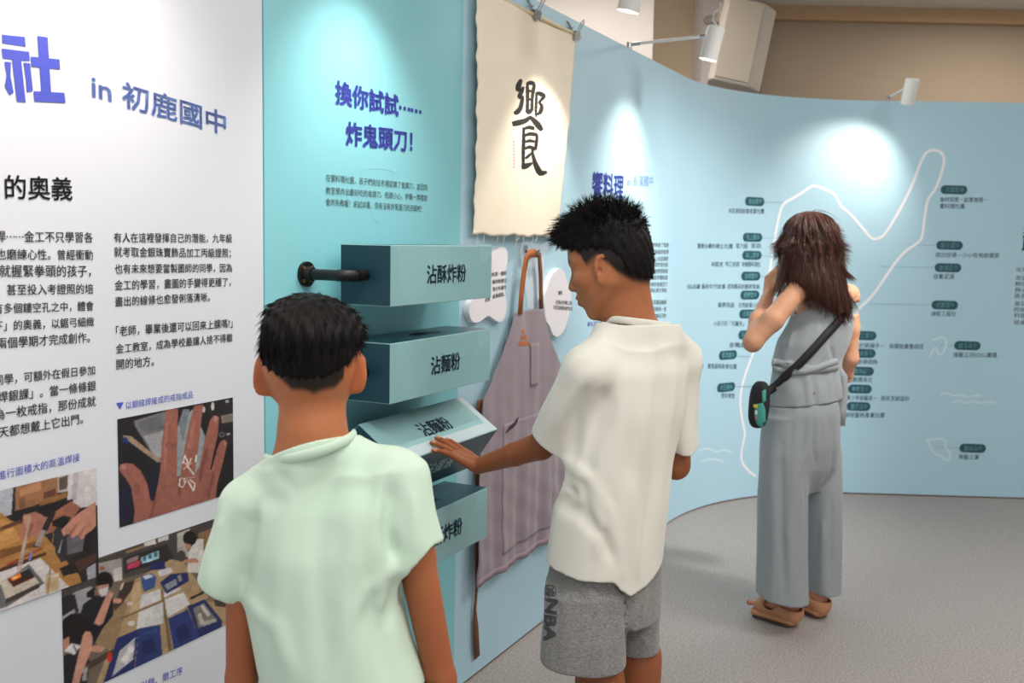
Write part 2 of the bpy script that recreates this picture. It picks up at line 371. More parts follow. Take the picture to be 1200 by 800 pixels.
# ---- the county map
R = Ribbons()
R.add([(1000, 376), (1006, 361), (1020, 350), (1038, 324), (1050, 306), (1062, 293), (1078, 283), (1081, 276), (1083, 258), (1086, 236), (1091, 228), (1098, 219), (1107, 190), (1105, 180), (1098, 176), (1088, 176), (1081, 184), (1068, 220), (1052, 250), (1037, 275), (1029, 280), (1021, 280), (1010, 266), (994, 248), (986, 243), (980, 230), (975, 225), (955, 217), (949, 219), (932, 231), (917, 238), (912, 255), (905, 295), (898, 345), (893, 385), (880, 420), (870, 447), (866.5, 470), (869, 490), (873.5, 508), (869, 525), (868, 540), (877, 552), (886, 558)], .016, .0016)
R.build('map_outline', M['map_white'], wall_right)
R = Ribbons()
for pts in ([(1092, 398), (1110, 394), (1107, 412), (1100, 417), (1096, 404), (1090, 418)], [(1086, 515), (1108, 513), (1107, 524), (1115, 531), (1110, 541), (1104, 534), (1094, 532), (1086, 515)],
            [(1102, 462), (1110, 460), (1118, 464), (1126, 462), (1134, 466), (1142, 463), (1150, 464)], [(1116, 471), (1124, 469), (1132, 473), (1140, 469), (1150, 473), (1158, 470), (1167, 472)],
            [(818, 528), (830, 524), (838, 530), (848, 526), (858, 530)], [(822, 540), (836, 537), (848, 541)]):
    R.add(pts, .012, .0014)
R.build('sea_drawing', M['faint_white'], wall_right)
pills = [('海端國中', 884, 236, 11.3), ('池上國中', 881.5, 278, 11.3), ('關山國中', 880.8, 299, 11.2), ('瑞源國中', 879.4, 323.3, 11.2), ('鹿野國中', 878.3, 345.5, 11.1), ('桃源國中', 877, 367.6, 11), ('初鹿國中', 876, 392, 11), ('賓茂國中', 852.5, 415.8, 10.5), ('大王國中', 850.4, 453.5, 10.5),
         ('長濱國中', 1117.8, 222.3, 15.7), ('新港國中', 1112.6, 287.4, 15.6), ('泰源國中', 1110.7, 313.6, 15.6), ('都蘭國中', 1107, 357.3, 15.6), ('綠島國中', 1133.5, 404.8, 15.5), ('蘭嶼高中', 1139.7, 525, 15.5),
         ('新生國中', 1013, 393, 14), ('寶桑國中', 1012, 413.8, 14), ('東海國中', 1010, 434.7, 14), ('卑南國中', 1007.5, 455.6, 14), ('豐田國中', 1006, 476, 14)]
for (s, x, y, hw) in pills:
    uc, zc = hit(x, y); w = hit(x + hw, y)[0] - hit(x - hw, y)[0]; h = hit(x, y - 5.2)[1] - hit(x, y + 5.2)[1]
    vs = []; r = h / 2
    for k in range(24):
        a = k / 24 * 2 * math.pi + 1e-4; cx = (w / 2 - r) * (1 if math.cos(a) > 0 else -1); vs.append(wall_pt(uc + cx + r * math.cos(a), zc + r * math.sin(a), .0016))
    p = pymesh('name_pill', vs, [tuple(range(24))], M['pill'], wall_right)
    L = Lettering(); L.line(s, x - hw * .68, y + 3.2, x + hw * .68, y + 3.2, 0.012, 6.4, off=.0045); L.build('pill_lettering', M['pill_text'], p)
L = Lettering()
for (s, xl, xr, y) in (('布花東部創業商業社團', 853.6, 895, 250), ('響應永續的鄉土社團', 817, 858, 291), ('第六組', 862, 876, 291), ('家政', 880, 892, 291), ('米糕老', 833, 847, 312.5), ('甲乙老師', 850, 866, 312.5), ('有機農料理社', 869, 891, 312.5), ('ESG永續', 805, 820, 338.5), ('藝術年代故事', 822, 850, 338.5), ('成為精采的藝術發展', 852, 890, 338.5),
                      ('築夢西部', 841, 860, 360.2), ('在地創業小舖', 865, 890, 360.2), ('小孩子的「可麗天」工作室', 836, 889, 382), ('金雕創藝社', 854, 889, 407), ('「紅」顏味', 811, 824, 432), ('部落風味新食社團', 829, 862.7, 432), ('青年食堂', 845, 860.5, 466.5),
                      ('食材探索・創意無限－', 1101, 1157, 236.7), ('饗料理社團', 1101, 1130, 244.5), ('成功好得－小小在地創業家', 1096, 1171, 301.5), ('自養泥源', 1094, 1118, 326.7), ('綠能工程社', 1091, 1120, 370.4), ('綠藝工坊SDGs實踐', 1117, 1168, 418.5), ('陶藝之筆', 1123.5, 1147, 538.2),
                      ('屬於瞬捕手－', 1001, 1036, 407.7), ('新聞秘書養成班', 1042, 1082, 408.5), ('Q彩影像燈飾', 994, 1028, 426.8), ('運動健身社', 994, 1022, 447.5), ('青少年創藝家－', 992, 1027, 469), ('原民文創設計', 1032, 1065.5, 469.5), ('創培藝術產業社團', 990, 1036, 489)):
    L.line(s, xl, y, xr, y + (xr - xl) * .01, 0.0, 6.2)
L.build('map_note_lettering', M['ink_navy'], wall_right)
R = Ribbons()
for (x0, y0, x1, y1) in ((896, 237, 918, 237), (893, 278.5, 912, 279), (892, 300, 908, 300), (891, 324, 902, 324), (863, 417, 882, 418), (862, 453, 894, 452), (1092, 222, 1101, 222), (1062, 286.5, 1096, 287.2), (1028, 312, 1094, 313.3), (1018, 356, 1090, 357), (1102, 404.3, 1117, 404.7), (1098, 523.5, 1123, 524.7)):
    R.add([(x0, y0), (x1, y1)], .0025, .0013, smooth=False)
R.build('leader_line', mat('line_grey', (120, 160, 178), .6), wall_right)

# ---- printed photographs on the white panel
def poly_mask(X, Y, pts):
    inside = np.zeros(X.shape, bool); n = len(pts)
    for i in range(n):
        x0, y0 = pts[i]; x1, y1 = pts[(i + 1) % n]
        if y0 == y1: continue
        c = (y0 > Y) != (y1 > Y); inside ^= c & (X < (x1 - x0) * (Y - y0) / (y1 - y0) + x0)
    return inside
def make_print(label, corners, off, zoom, bgc, shapes, seed):
    """a printed picture; corners TL, BL, TR in photo pixels; shapes = (colour, polygon) or (colour, cx, cy, rx, ry)"""
    (u0, z1), (_, z0), (u1, _) = hit(*corners[0]), hit(*corners[1]), hit(*corners[2])
    nu, nz = 210, 210; us = np.linspace(u0, u1, nu); zs = np.linspace(z0, z1, nz); V = np.array([wall_pt(u, z, off) for z in zs for u in us])
    px, py = proj(V); X = (px - zoom[0]) * zoom[2]; Y = (py - zoom[1]) * zoom[2]
    c = np.tile(np.array(bgc, float), (len(V), 1)); g = np.random.default_rng(seed)
    for s in shapes:
        if len(s) == 5: mk = ((X - s[1]) / s[3]) ** 2 + ((Y - s[2]) / s[4]) ** 2 < 1
        else: mk = poly_mask(X, Y, s[1])
        c[mk] = s[0]
    G = c.reshape(nz, nu, 3)
    blur = G.copy(); blur[1:-1, 1:-1] = (G[1:-1, 1:-1] * 2 + G[:-2, 1:-1] + G[2:, 1:-1] + G[1:-1, :-2] + G[1:-1, 2:]) / 6
    low = np.kron(g.normal(0, 1, (21, 21)), np.ones((10, 10))); mid = np.kron(g.normal(0, 1, (70, 70)), np.ones((3, 3)))
    blur = np.clip(blur * (1 + .03 * low[..., None] + .022 * mid[..., None]), 3, 250)
    fs = [(j * nu + i, j * nu + i + 1, (j + 1) * nu + i + 1, (j + 1) * nu + i) for j in range(nz - 1) for i in range(nu - 1)]
    me = bpy.data.meshes.new('photo_print'); 
    b = len(V); V2 = np.vstack([V, [wall_pt(u, z, off - .0007) for (u, z) in ((u0, z0), (u1, z0), (u1, z1), (u0, z1))]])
    rim = [0, nu - 1, nz * nu - 1, (nz - 1) * nu]
    # thin edge down to the wall
    E = [[i for i in range(nu)], [j * nu + nu - 1 for j in range(nz)], [(nz - 1) * nu + i for i in range(nu - 1, -1, -1)], [j * nu for j in range(nz - 1, -1, -1)]]
    for k in range(4): fs.append(tuple(E[k][::-1]) + (b + k, b + (k + 1) % 4))
    me.from_pydata(V2.tolist(), [], fs); me.update()
    o = link_mesh('photo_print', me, M['print']); set_colors(me, np.vstack([lin(blur.reshape(-1, 3)), np.full((4, 3), .6)]))
    return tag(o, label, 'printed photo', 'photographs printed on the white panel')
Z3 = (120, 450, 4.446)
make_print('print of an open hand wearing a silver wire ring, on the white panel', [(137, 491), (138, 618.5), (272.3, 466)], .0015, Z3, (30, 29, 32), [
    ((26, 28, 50), [(80, 560), (200, 400), (300, 440), (260, 620), (80, 745)]), ((24, 25, 30), [(78, 300), (150, 300), (260, 420), (240, 620), (150, 560), (78, 430)]),
    ((112, 112, 116), [(165, 190), (330, 140), (330, 420), (280, 400), (220, 300), (170, 220)]), ((150, 150, 156), [(215, 270), (330, 240), (325, 400), (260, 360)]), ((96, 98, 104), [(180, 200), (300, 160), (320, 230), (220, 250)]),
    ((140, 148, 152), [(395, 200), (470, 130), (540, 280), (500, 500), (375, 500)]), ((112, 122, 128), [(395, 210), (420, 130), (455, 130), (420, 300)]),
    ((150, 130, 112), [(105, 265), (150, 270), (300, 390), (290, 410), (140, 300), (115, 290)]), ((40, 48, 120), [(100, 285), (125, 275), (140, 310), (105, 305)]),
    ((38, 36, 40), [(540, 90), (700, 60), (700, 330), (620, 290), (560, 200)]), ((118, 112, 104), [(618, 165), (690, 148), (690, 193), (622, 205)]), ((190, 190, 190), 575, 115, 9, 22), ((180, 180, 180), 528, 132, 9, 16), ((170, 170, 170), 650, 90, 10, 8), ((90, 90, 95), 622, 262, 16, 14), ((38, 36, 40), 622, 262, 8, 7), ((150, 150, 150), [(645, 258), (665, 252), (667, 262), (648, 268)]),
    ((146, 92, 80), [(160, 735), (168, 660), (150, 540), (120, 490), (88, 450), (92, 420), (120, 410), (160, 415), (200, 450), (235, 520), (250, 600), (268, 612), (290, 520), (302, 440), (310, 300), (325, 200), (330, 140), (350, 126), (395, 128), (390, 300), (388, 480), (405, 480), (428, 330), (455, 200), (478, 112), (526, 105), (508, 260), (480, 470), (505, 430), (535, 280), (560, 190), (580, 162), (608, 168), (602, 260), (560, 450), (570, 440), (600, 330), (615, 298), (635, 288), (652, 305), (630, 400), (598, 520), (590, 600), (440, 640), (230, 730)]),
    ((120, 72, 64), [(240, 700), (262, 615), (285, 560), (275, 640), (262, 700)]), ((122, 74, 66), [(390, 480), (405, 480), (410, 560), (398, 600)]), ((122, 74, 66), [(500, 480), (540, 330), (548, 340), (512, 520)]), ((124, 76, 66), [(545, 590), (575, 450), (585, 470), (560, 590)]),
    ((164, 108, 96), [(318, 320), (330, 200), (345, 200), (335, 400), (322, 480)]), ((164, 108, 96), [(440, 330), (470, 190), (485, 190), (465, 340)]), ((130, 84, 74), 350, 320, 24, 16), ((132, 84, 74), 545, 390, 16, 12), ((128, 80, 70), 178, 545, 18, 30),
    ((176, 126, 118), 590, 180, 10, 16), ((172, 122, 114), 637, 305, 8, 13), ((180, 122, 112), 108, 432, 16, 14)]
    + [((205, 205, 200), [(x0 - 4, y0), (x0 + 4, y0 - 3), (x1 + 4, y1), (x1 - 4, y1 + 3)]) for (x0, y0, x1, y1) in ((430, 370, 420, 410), (420, 410, 450, 418), (450, 418, 430, 372), (460, 385, 490, 370), (490, 370, 485, 405), (485, 405, 455, 412), (455, 412, 462, 383), (418, 448, 470, 405), (440, 425, 478, 470), (405, 490, 400, 530), (400, 530, 420, 538), (420, 538, 440, 495), (440, 495, 408, 488), (440, 490, 480, 482), (445, 505, 475, 555), (475, 555, 482, 520), (482, 520, 455, 495), (425, 490, 430, 520), (455, 520, 470, 545))], 3)
Z4 = (60, 600, 4.0)
make_print('print of a workshop with pupils and open blue toolboxes, lowest photo on white panel', [(71, 668), (71.5, 823), (272.5, 605)], .0015, Z4, (104, 94, 80), [
    ((66, 62, 60), [(40, 250), (210, 225), (760, 30), (870, 0), (870, 200), (640, 230), (210, 345), (40, 420)]), ((150, 145, 142), [(215, 240), (330, 215), (335, 310), (260, 340), (220, 300)]), ((190, 188, 184), [(290, 270), (330, 255), (335, 318), (295, 325)]), ((150, 80, 70), 238, 262, 12, 10),
    ((40, 38, 38), [(340, 215), (540, 150), (580, 215), (540, 235), (420, 262), (345, 285)]), ((150, 198, 208), [(420, 212), (505, 178), (505, 218), (425, 243)]), ((60, 100, 130), 438, 218, 8, 12), ((60, 100, 130), 463, 208, 8, 12), ((60, 100, 130), 490, 198, 8, 12), ((190, 60, 92), [(355, 245), (415, 225), (415, 252), (355, 270)]), ((150, 120, 125), [(350, 225), (410, 200), (410, 222), (355, 242)]),
    ((202, 200, 196), [(435, 142), (490, 125), (492, 148), (438, 162)]), ((202, 200, 196), [(500, 122), (550, 105), (550, 128), (503, 142)]), ((140, 115, 82), [(350, 182), (440, 152), (440, 165), (350, 195)]), ((166, 166, 162), [(590, 100), (650, 75), (640, 210), (592, 215)]), ((130, 100, 70), [(690, 100), (760, 70), (760, 250), (700, 250)]),
    ((164, 140, 106), [(285, 610), (370, 330), (560, 220), (620, 232), (740, 400), (860, 440), (860, 600), (400, 830), (200, 830)]), ((140, 116, 86), [(300, 640), (220, 640), (200, 560), (330, 430), (360, 420)]), ((186, 160, 124), [(370, 470), (380, 340), (420, 320), (415, 455)]),
    ((204, 204, 204), [(412, 462), (525, 415), (525, 520), (398, 548)]), ((200, 200, 202), [(420, 390), (510, 358), (514, 412), (415, 452)]), ((208, 208, 208), [(530, 408), (620, 375), (652, 430), (540, 497)]), ((196, 196, 198), [(498, 275), (558, 258), (572, 280), (510, 302)]), ((196, 196, 198), [(520, 380), (605, 352), (610, 362), (528, 400)]),
    ((112, 92, 68), [(515, 360), (523, 360), (574, 690), (556, 700)]), ((112, 92, 68), [(325, 495), (525, 412), (526, 418), (326, 503)]), ((200, 196, 190), 370, 428, 16, 8), ((200, 196, 190), 375, 520, 18, 12),
    ((30, 44, 98), [(235, 830), (310, 590), (410, 545), (392, 700), (390, 790), (300, 830)]), ((176, 176, 178), [(285, 770), (320, 650), (395, 585), (385, 690)]), ((210, 210, 212), [(330, 690), (370, 610), (392, 640), (350, 720)]), ((38, 54, 112), [(410, 545), (510, 528), (522, 690), (392, 742)]), ((27, 40, 88), [(425, 602), (480, 595), (492, 655), (424, 672)]), ((50, 68, 128), [(425, 560), (500, 545), (503, 560), (425, 578)]),
    ((30, 42, 94), [(640, 440), (720, 408), (802, 510), (792, 570), (700, 607)]), ((120, 116, 110), [(665, 450), (715, 425), (778, 505), (690, 545)]), ((196, 194, 188), [(700, 440), (712, 432), (748, 480), (732, 492)]), ((190, 186, 176), [(685, 480), (700, 470), (720, 520), (700, 530)]), ((170, 168, 160), [(720, 510), (770, 498), (775, 512), (712, 536)]), ((40, 56, 116), [(548, 500), (640, 455), (696, 592), (580, 672)]), ((27, 40, 88), [(578, 548), (630, 520), (656, 580), (600, 612)]),
    ((48, 80, 132), [(420, 300), (470, 285), (492, 305), (485, 352), (435, 372), (425, 340)]), ((190, 200, 210), [(428, 300), (465, 290), (480, 303), (440, 315)]), ((30, 40, 90), [(510, 330), (560, 290), (640, 282), (646, 322), (540, 382)]), ((132, 138, 152), [(528, 342), (585, 310), (592, 338), (545, 366)]), ((150, 146, 140), [(590, 300), (606, 290), (615, 320), (600, 326)]), ((34, 40, 92), [(460, 240), (530, 225), (536, 265), (465, 272)]),
    ((150, 150, 155), [(45, 400), (190, 345), (200, 430), (100, 490), (45, 520)]), ((32, 31, 35), [(45, 400), (100, 380), (112, 450), (45, 492)]), ((30, 30, 34), [(95, 390), (110, 385), (130, 470), (115, 475)]),
    ((20, 22, 33), [(150, 430), (210, 390), (290, 400), (292, 480), (240, 545), (200, 620), (110, 600)]), ((17, 16, 18), 250, 322, 40, 44), ((17, 16, 18), [(168, 375), (205, 350), (200, 402), (166, 398)]), ((176, 130, 112), [(215, 345), (270, 335), (268, 385), (225, 392)]), ((202, 202, 208), [(222, 362), (265, 350), (266, 385), (235, 396)]), ((186, 136, 116), [(200, 520), (252, 400), (268, 365), (292, 380), (244, 520), (225, 532)]),
    ((60, 46, 42), [(290, 440), (340, 330), (390, 320), (380, 360), (330, 430), (300, 460)]), ((190, 186, 180), [(330, 335), (345, 325), (330, 365), (320, 362)]), ((190, 140, 120), 310, 415, 22, 12),
    ((14, 13, 16), 118, 562, 80, 88), ((22, 24, 36), [(45, 680), (130, 640), (185, 700), (160, 830), (45, 830)]), ((176, 126, 106), [(50, 600), (85, 580), (90, 640), (60, 660)]), ((206, 206, 206), [(62, 650), (95, 612), (140, 625), (110, 670)]), ((30, 30, 34), [(102, 625), (106, 623), (125, 655), (120, 658)]), ((190, 140, 120), [(90, 830), (148, 575), (160, 556), (185, 560), (196, 590), (190, 640), (140, 770), (125, 830)]), ((190, 140, 120), 215, 640, 34, 16),
    ((70, 54, 45), [(160, 712), (290, 640), (300, 660), (170, 742)]), ((190, 50, 40), 274, 678, 14, 24), ((150, 150, 150), [(150, 730), (172, 720), (165, 790), (145, 790)]),
    ((202, 200, 196), [(640, 190), (680, 125), (712, 125), (715, 210), (690, 285), (640, 280)]), ((24, 20, 20), 650, 122, 32, 34), ((172, 122, 100), [(625, 145), (655, 150), (655, 172), (632, 172)]), ((176, 126, 104), [(600, 225), (680, 215), (695, 235), (620, 238)]), ((60, 58, 60), 610, 205, 20, 26),
    ((58, 54, 48), [(740, 350), (870, 400), (870, 450), (770, 440)]), ((120, 100, 80), 745, 410, 20, 10), ((150, 146, 140), 780, 400, 22, 9), ((36, 34, 32), [(650, 400), (735, 360), (740, 368), (655, 410)]), ((120, 100, 74), [(410, 800), (860, 570), (860, 600), (420, 830)])], 4)
Z5 = (0, 560, 4.446)
make_print('print of hands soldering with torch and tweezers, leftmost photo on white panel', [(-75, 592), (-75, 742), (112, 548.5)], .0026, Z5, (36, 32, 33), [
    ((168, 174, 184), [(-340, 100), (70, 45), (60, 190), (-340, 280)]), ((150, 106, 76), [(80, 45), (300, -20), (300, 108), (78, 172)]), ((178, 128, 92), [(100, 55), (210, 20), (215, 60), (105, 95)]), ((120, 84, 60), [(100, 105), (130, 95), (132, 150), (102, 158)]), ((96, 62, 46), [(225, 75), (290, 55), (290, 95), (228, 108)]), ((172, 166, 160), [(300, -10), (362, -30), (360, 68), (302, 78)]), ((90, 76, 70), [(308, 0), (352, -14), (350, 55), (308, 64)]),
    ((202, 198, 200), [(360, -60), (520, -70), (520, 140), (420, 155), (350, 122)]), ((176, 172, 178), [(385, -40), (410, -40), (400, 120), (372, 120)]), ((138, 98, 58), [(200, 122), (350, 70), (350, 100), (210, 152)]), ((28, 27, 31), [(40, 200), (260, 130), (380, 110), (380, 220), (60, 228)]),
    ((168, 120, 66), [(-340, 250), (0, 178), (60, 222), (200, 260), (460, 560), (330, 625), (200, 420), (0, 472), (-340, 560)]), ((120, 80, 44), [(0, 375), (190, 330), (190, 352), (0, 420)]), ((190, 140, 80), [(0, 215), (55, 235), (110, 320), (0, 372)]), ((96, 60, 44), [(0, 255), (110, 215), (110, 235), (0, 278)]), ((196, 150, 92), [(0, 290), (70, 255), (72, 268), (0, 318)]), ((70, 44, 34), [(0, 470), (240, 385), (240, 400), (0, 488)]), ((150, 60, 44), [(30, 450), (220, 360), (224, 368), (34, 462)]),
    ((166, 112, 96), [(120, 190), (190, 175), (250, 210), (250, 290), (170, 305), (125, 332), (104, 310), (115, 240)]), ((190, 138, 120), [(125, 200), (160, 190), (160, 235), (130, 260)]), ((140, 88, 74), [(160, 235), (180, 240), (150, 300), (130, 325)]), ((150, 97, 77), [(240, 205), (370, 120), (420, 150), (380, 210), (300, 280), (250, 288)]),
    ((46, 46, 51), [(280, 280), (330, 200), (450, 300), (400, 400), (320, 440), (290, 390)]), ((96, 92, 102), [(350, 300), (440, 310), (430, 380), (350, 400)]), ((150, 154, 160), [(300, 390), (322, 320), (326, 320), (310, 396)]), ((22, 22, 26), [(270, 225), (330, 195), (370, 205), (330, 260), (275, 250)]),
    ((186, 132, 112), [(330, 302), (318, 270), (400, 190), (500, 120), (500, 250), (440, 312), (420, 320), (405, 300), (372, 312), (362, 290)]), ((150, 100, 84), [(360, 285), (400, 235), (406, 240), (372, 300)]), ((150, 100, 84), [(400, 300), (440, 250), (446, 254), (415, 312)]), ((26, 26, 29), [(440, 300), (500, 258), (500, 290), (470, 320), (462, 385), (440, 382)]),
    ((36, 36, 40), [(268, 165), (292, 180), (202, 362), (170, 360)]), ((152, 142, 137), [(215, 265), (241, 275), (206, 360), (178, 352)]), ((120, 130, 220), [(160, 385), (172, 380), (160, 430), (148, 428)]),
    ((206, 201, 202), [(-340, 640), (0, 490), (210, 415), (365, 570), (0, 722), (-340, 860)]), ((102, 102, 103), [(-60, 600), (150, 448), (232, 547), (40, 668), (-60, 700)]), ((192, 182, 168), [(0, 540), (145, 468), (207, 545), (30, 632)]), ((60, 55, 52), [(30, 630), (207, 548), (207, 570), (30, 655)]), ((72, 28, 22), [(38, 525), (150, 470), (182, 515), (70, 567)]), ((255, 140, 60), [(52, 520), (105, 495), (111, 515), (65, 537)]), ((255, 200, 120), 78, 518, 12, 7), ((36, 46, 46), [(110, 490), (150, 470), (172, 500), (120, 525)]),
    ((172, 154, 146), [(150, 200), (160, 200), (111, 482), (101, 480)]), ((172, 154, 146), [(124, 320), (132, 320), (96, 482), (86, 480)]), ((180, 160, 122), [(240, 500), (310, 490), (305, 580), (235, 602)]), ((206, 196, 176), [(245, 505), (305, 495), (304, 512), (245, 522)]), ((150, 120, 90), [(275, 290), (281, 290), (250, 640), (240, 640)]),
    ((72, 47, 42), [(310, 470), (400, 430), (500, 390), (500, 430), (410, 490), (330, 512)]), ((30, 28, 28), [(310, 470), (390, 440), (412, 490), (330, 506)]), ((152, 152, 166), [(450, 470), (500, 440), (500, 570), (460, 562)]), ((40, 36, 36), [(410, 490), (450, 470), (460, 560), (430, 560)])], 5)
# ------------------------------------------------------------------ turning boxes on black pipe brackets
def box_face_mat(name, c, c2):
    """printed face: soft broad facets in two close tones"""
    m, nt, b = new_mat(name); N, L = nt.nodes.new, nt.links.new
    tc = N('ShaderNodeTexCoord'); v = N('ShaderNodeTexVoronoi'); v.inputs['Scale'].default_value = 5.5; v.inputs['Randomness'].default_value = 1
    mp = N('ShaderNodeMapping'); mp.inputs['Scale'].default_value = (1, 1.6, 1.6); L(tc.outputs['Object'], mp.inputs[0]); L(mp.outputs[0], v.inputs['Vector'])
    r = N('ShaderNodeValToRGB'); r.color_ramp.elements[0].position = .2; r.color_ramp.elements[1].position = .8
    r.color_ramp.elements[0].color = rgba(c); r.color_ramp.elements[1].color = rgba(c2); L(v.outputs['Color'], r.inputs[0]); L(r.outputs[0], b.inputs['Base Color'])
    b.inputs['Roughness'].default_value = 0.32; b.inputs['Specular IOR Level'].default_value = 0.5
    return m
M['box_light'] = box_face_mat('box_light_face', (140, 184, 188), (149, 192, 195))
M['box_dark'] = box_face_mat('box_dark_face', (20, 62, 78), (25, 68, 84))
M['box_end'] = mat('box_end_face', (14, 60, 74), 0.4, 0.02, 6)
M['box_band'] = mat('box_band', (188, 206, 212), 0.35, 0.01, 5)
BX0, BX1, BS, BW = -0.52, 0.003, 0.15, 0.127
wdir = Vector((wd[0], wd[1], 0)); wnor = Vector((wn[0], wn[1], 0)); zup = Vector((0, 0, 1))
def box_matrix(zc, rot):
    o = Vector(wall_pt((BX0 + BX1) / 2, zc, BW)); a = math.radians(rot)
    ax = wdir; ay = wnor * math.cos(a) + zup * math.sin(a); az = -wnor * math.sin(a) + zup * math.cos(a)
    # local x along the wall, y out of the front face, z up
    return Matrix(((ax.x, ay.x, az.x, o.x), (ax.y, ay.y, az.y, o.y), (ax.z, ay.z, az.z, o.z), (0, 0, 0, 1)))
def box_text(s, size, material, parent, face, cx=0.006, flip=False, bold=.022):
    co, fs = text_mesh(s, bold); a, b = co[:, 0].min(), co[:, 0].max(); c0, c1 = co[:, 1].min(), co[:, 1].max(); vs = []; h = BS / 2 + .0012
    for x, y, _ in co:
        X = (x - (a + b) / 2) * size + cx; Z = (y - (c0 + c1) / 2) * size
        if flip: X, Z = 2 * cx - X, -Z
        if face == 'front': vs.append((X, h, Z))
        elif face == 'top': vs.append((X, -Z, h))
        elif face == 'bottom': vs.append((X, Z, -h))
    me = bpy.data.meshes.new('lettering'); me.from_pydata(vs, [], fs); me.update()
    o = bpy.data.objects.new('lettering', me); COL.objects.link(o); me.materials.append(material); o.parent = parent
    return o
def make_box(zc, rot, label, front, other, other_face):
    t = empty('turning_box', (0, 0, 0), label, 'box', 'turning word boxes in a column on the turquoise panel'); t.matrix_world = box_matrix(zc, rot)
    L2 = (BX1 - BX0) / 2; h = BS / 2
    bm = bmesh.new(); add_box(bm, (-L2, -h, -h), (L2, h, h)); bmesh.ops.recalc_face_normals(bm, faces=bm.faces)
    for f in bm.faces:
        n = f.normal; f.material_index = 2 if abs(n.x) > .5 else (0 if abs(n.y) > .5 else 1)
    bmesh.ops.bevel(bm, geom=list(bm.edges), offset=.0018, segments=2, profile=.5, affect='EDGES')
    me = bpy.data.meshes.new('box_body'); bm.to_mesh(me); bm.free()
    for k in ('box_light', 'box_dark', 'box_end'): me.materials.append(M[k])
    o = bpy.data.objects.new('box_body', me); COL.objects.link(o); o.parent = t
    box_text(front, .052, M['ink_navy'], t, 'front', flip=False)
    if other: box_text(other, .052, M['ink_pale'], t, other_face)
    if rot:   # paler strips along the lower and end edges of the light face
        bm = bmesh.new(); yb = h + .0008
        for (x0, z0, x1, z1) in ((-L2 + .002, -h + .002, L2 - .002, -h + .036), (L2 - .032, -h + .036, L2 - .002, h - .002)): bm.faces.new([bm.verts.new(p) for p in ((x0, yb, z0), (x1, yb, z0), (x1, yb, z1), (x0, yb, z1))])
        o = bm_obj('pale_border', bm, M['box_band']); o.parent = t
    return t
def make_bracket(zc, label):
    t = empty('pipe_bracket', wall_pt(BX0 - .075, zc - .006, 0), label, 'bracket', 'black pipe brackets of the turning boxes'); ub = BX0 - .075
    bm = bmesh.new(); add_tube(bm, [wall_pt(ub, zc, .002), wall_pt(ub, zc, .010)], .031, 28); add_tube(bm, [wall_pt(ub, zc, .010), wall_pt(ub, zc, .026)], [.020, .017], 20); bm_obj('flange', bm, M['black_iron'], t, True)
    for k in range(4):
        a = math.radians(45 + 90 * k); c = wall_pt(ub + .023 * math.cos(a), zc + .023 * math.sin(a), .009); bm = bmesh.new()
        add_tube(bm, [c, c + np.r_[wn, 0] * .004], .0045, 10); bm_obj('screw', bm, M['brass'], t, True)
    pts = [wall_pt(ub, zc, .02)] + [wall_pt(ub, zc, o) for o in (.05, .08, .095)]; R0 = .032
    for k in range(1, 9):
        a = k / 8 * math.pi / 2; pts.append(wall_pt(ub + R0 * (1 - math.cos(a)), zc, .095 + R0 * math.sin(a)))
    bm = bmesh.new(); add_tube(bm, pts, [.0135] * 4 + [.0145] * 8, 20); bm_obj('elbow_pipe', bm, M['black_iron'], t, True)
    bm = bmesh.new(); add_tube(bm, [wall_pt(ub + .030, zc, .127), wall_pt(BX0 - .001, zc, .127)], .0135, 20); add_tube(bm, [wall_pt(ub + .030, zc, .127), wall_pt(ub + .042, zc, .127)], .0165, 20); bm_obj('axle', bm, M['black_iron'], t, True)
    return t
for (zc, rot, label, other, oface) in (
    (1.382, 0, 'topmost pale teal word box, hanging level on its black pipe', None, None),
    (1.142, 0, 'second pale teal word box from the top, hanging level behind the nearer boy', '沾酥粉', 'top'),
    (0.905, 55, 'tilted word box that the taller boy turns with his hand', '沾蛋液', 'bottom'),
    (0.672, 0, 'lowest word box, beside the mint shirt sleeve', '沾蛋液', 'top')):
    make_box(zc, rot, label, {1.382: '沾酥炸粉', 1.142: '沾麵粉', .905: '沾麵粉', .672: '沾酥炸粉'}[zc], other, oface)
for (zc, nm) in ((1.382, 'topmost'), (1.142, 'second'), (.905, 'tilted third'), (.672, 'lowest')): make_bracket(zc, f'black iron pipe bracket carrying the {nm} word box')

# ------------------------------------------------------------------ hanging canvas with calligraphy
M['canvas'] = mat('raw_canvas', (246, 235, 214), 0.9, 0.02, 12, bump=.25, bscale=420, sheen=.2)
M['brush_ink'] = mat('brush_ink', (26, 22, 22), 0.7, 0.02)
M['seal_red'] = mat('seal_red', (206, 96, 92), 0.7)
SU0, SU1 = hit(559, 60, .03)[0], hit(675, 60, .03)[0]; SB0, SB1 = hit(557.5, 270, .03)[0], hit(655.5, 270, .03)[0]
SZ1 = hit(676, 42.5, .03)[1]; SZ0 = hit(557, 275, .03)[1]
def sheet_off(u, z):
    s = (u - SU0) / (SU1 - SU0); t = (SZ1 - z) / (SZ1 - SZ0)
    v = .030 + .006 * math.sin(u * 9 + z * 2) + .004 * math.sin(u * 21 - z * 5) * t + .002 * math.sin(z * 8.0) + .003 * math.sin(u * 14 + 1.3) * (t ** 2)
    for (su) in (.02, .58, .98): v += -.004 * math.exp(-((s - su) / .05) ** 2) * math.exp(-t * 7)
    v += .010 * math.exp(-((z - (SZ1 - .16 - .25 * abs(s - .3))) / .03) ** 2) * .35
    return v
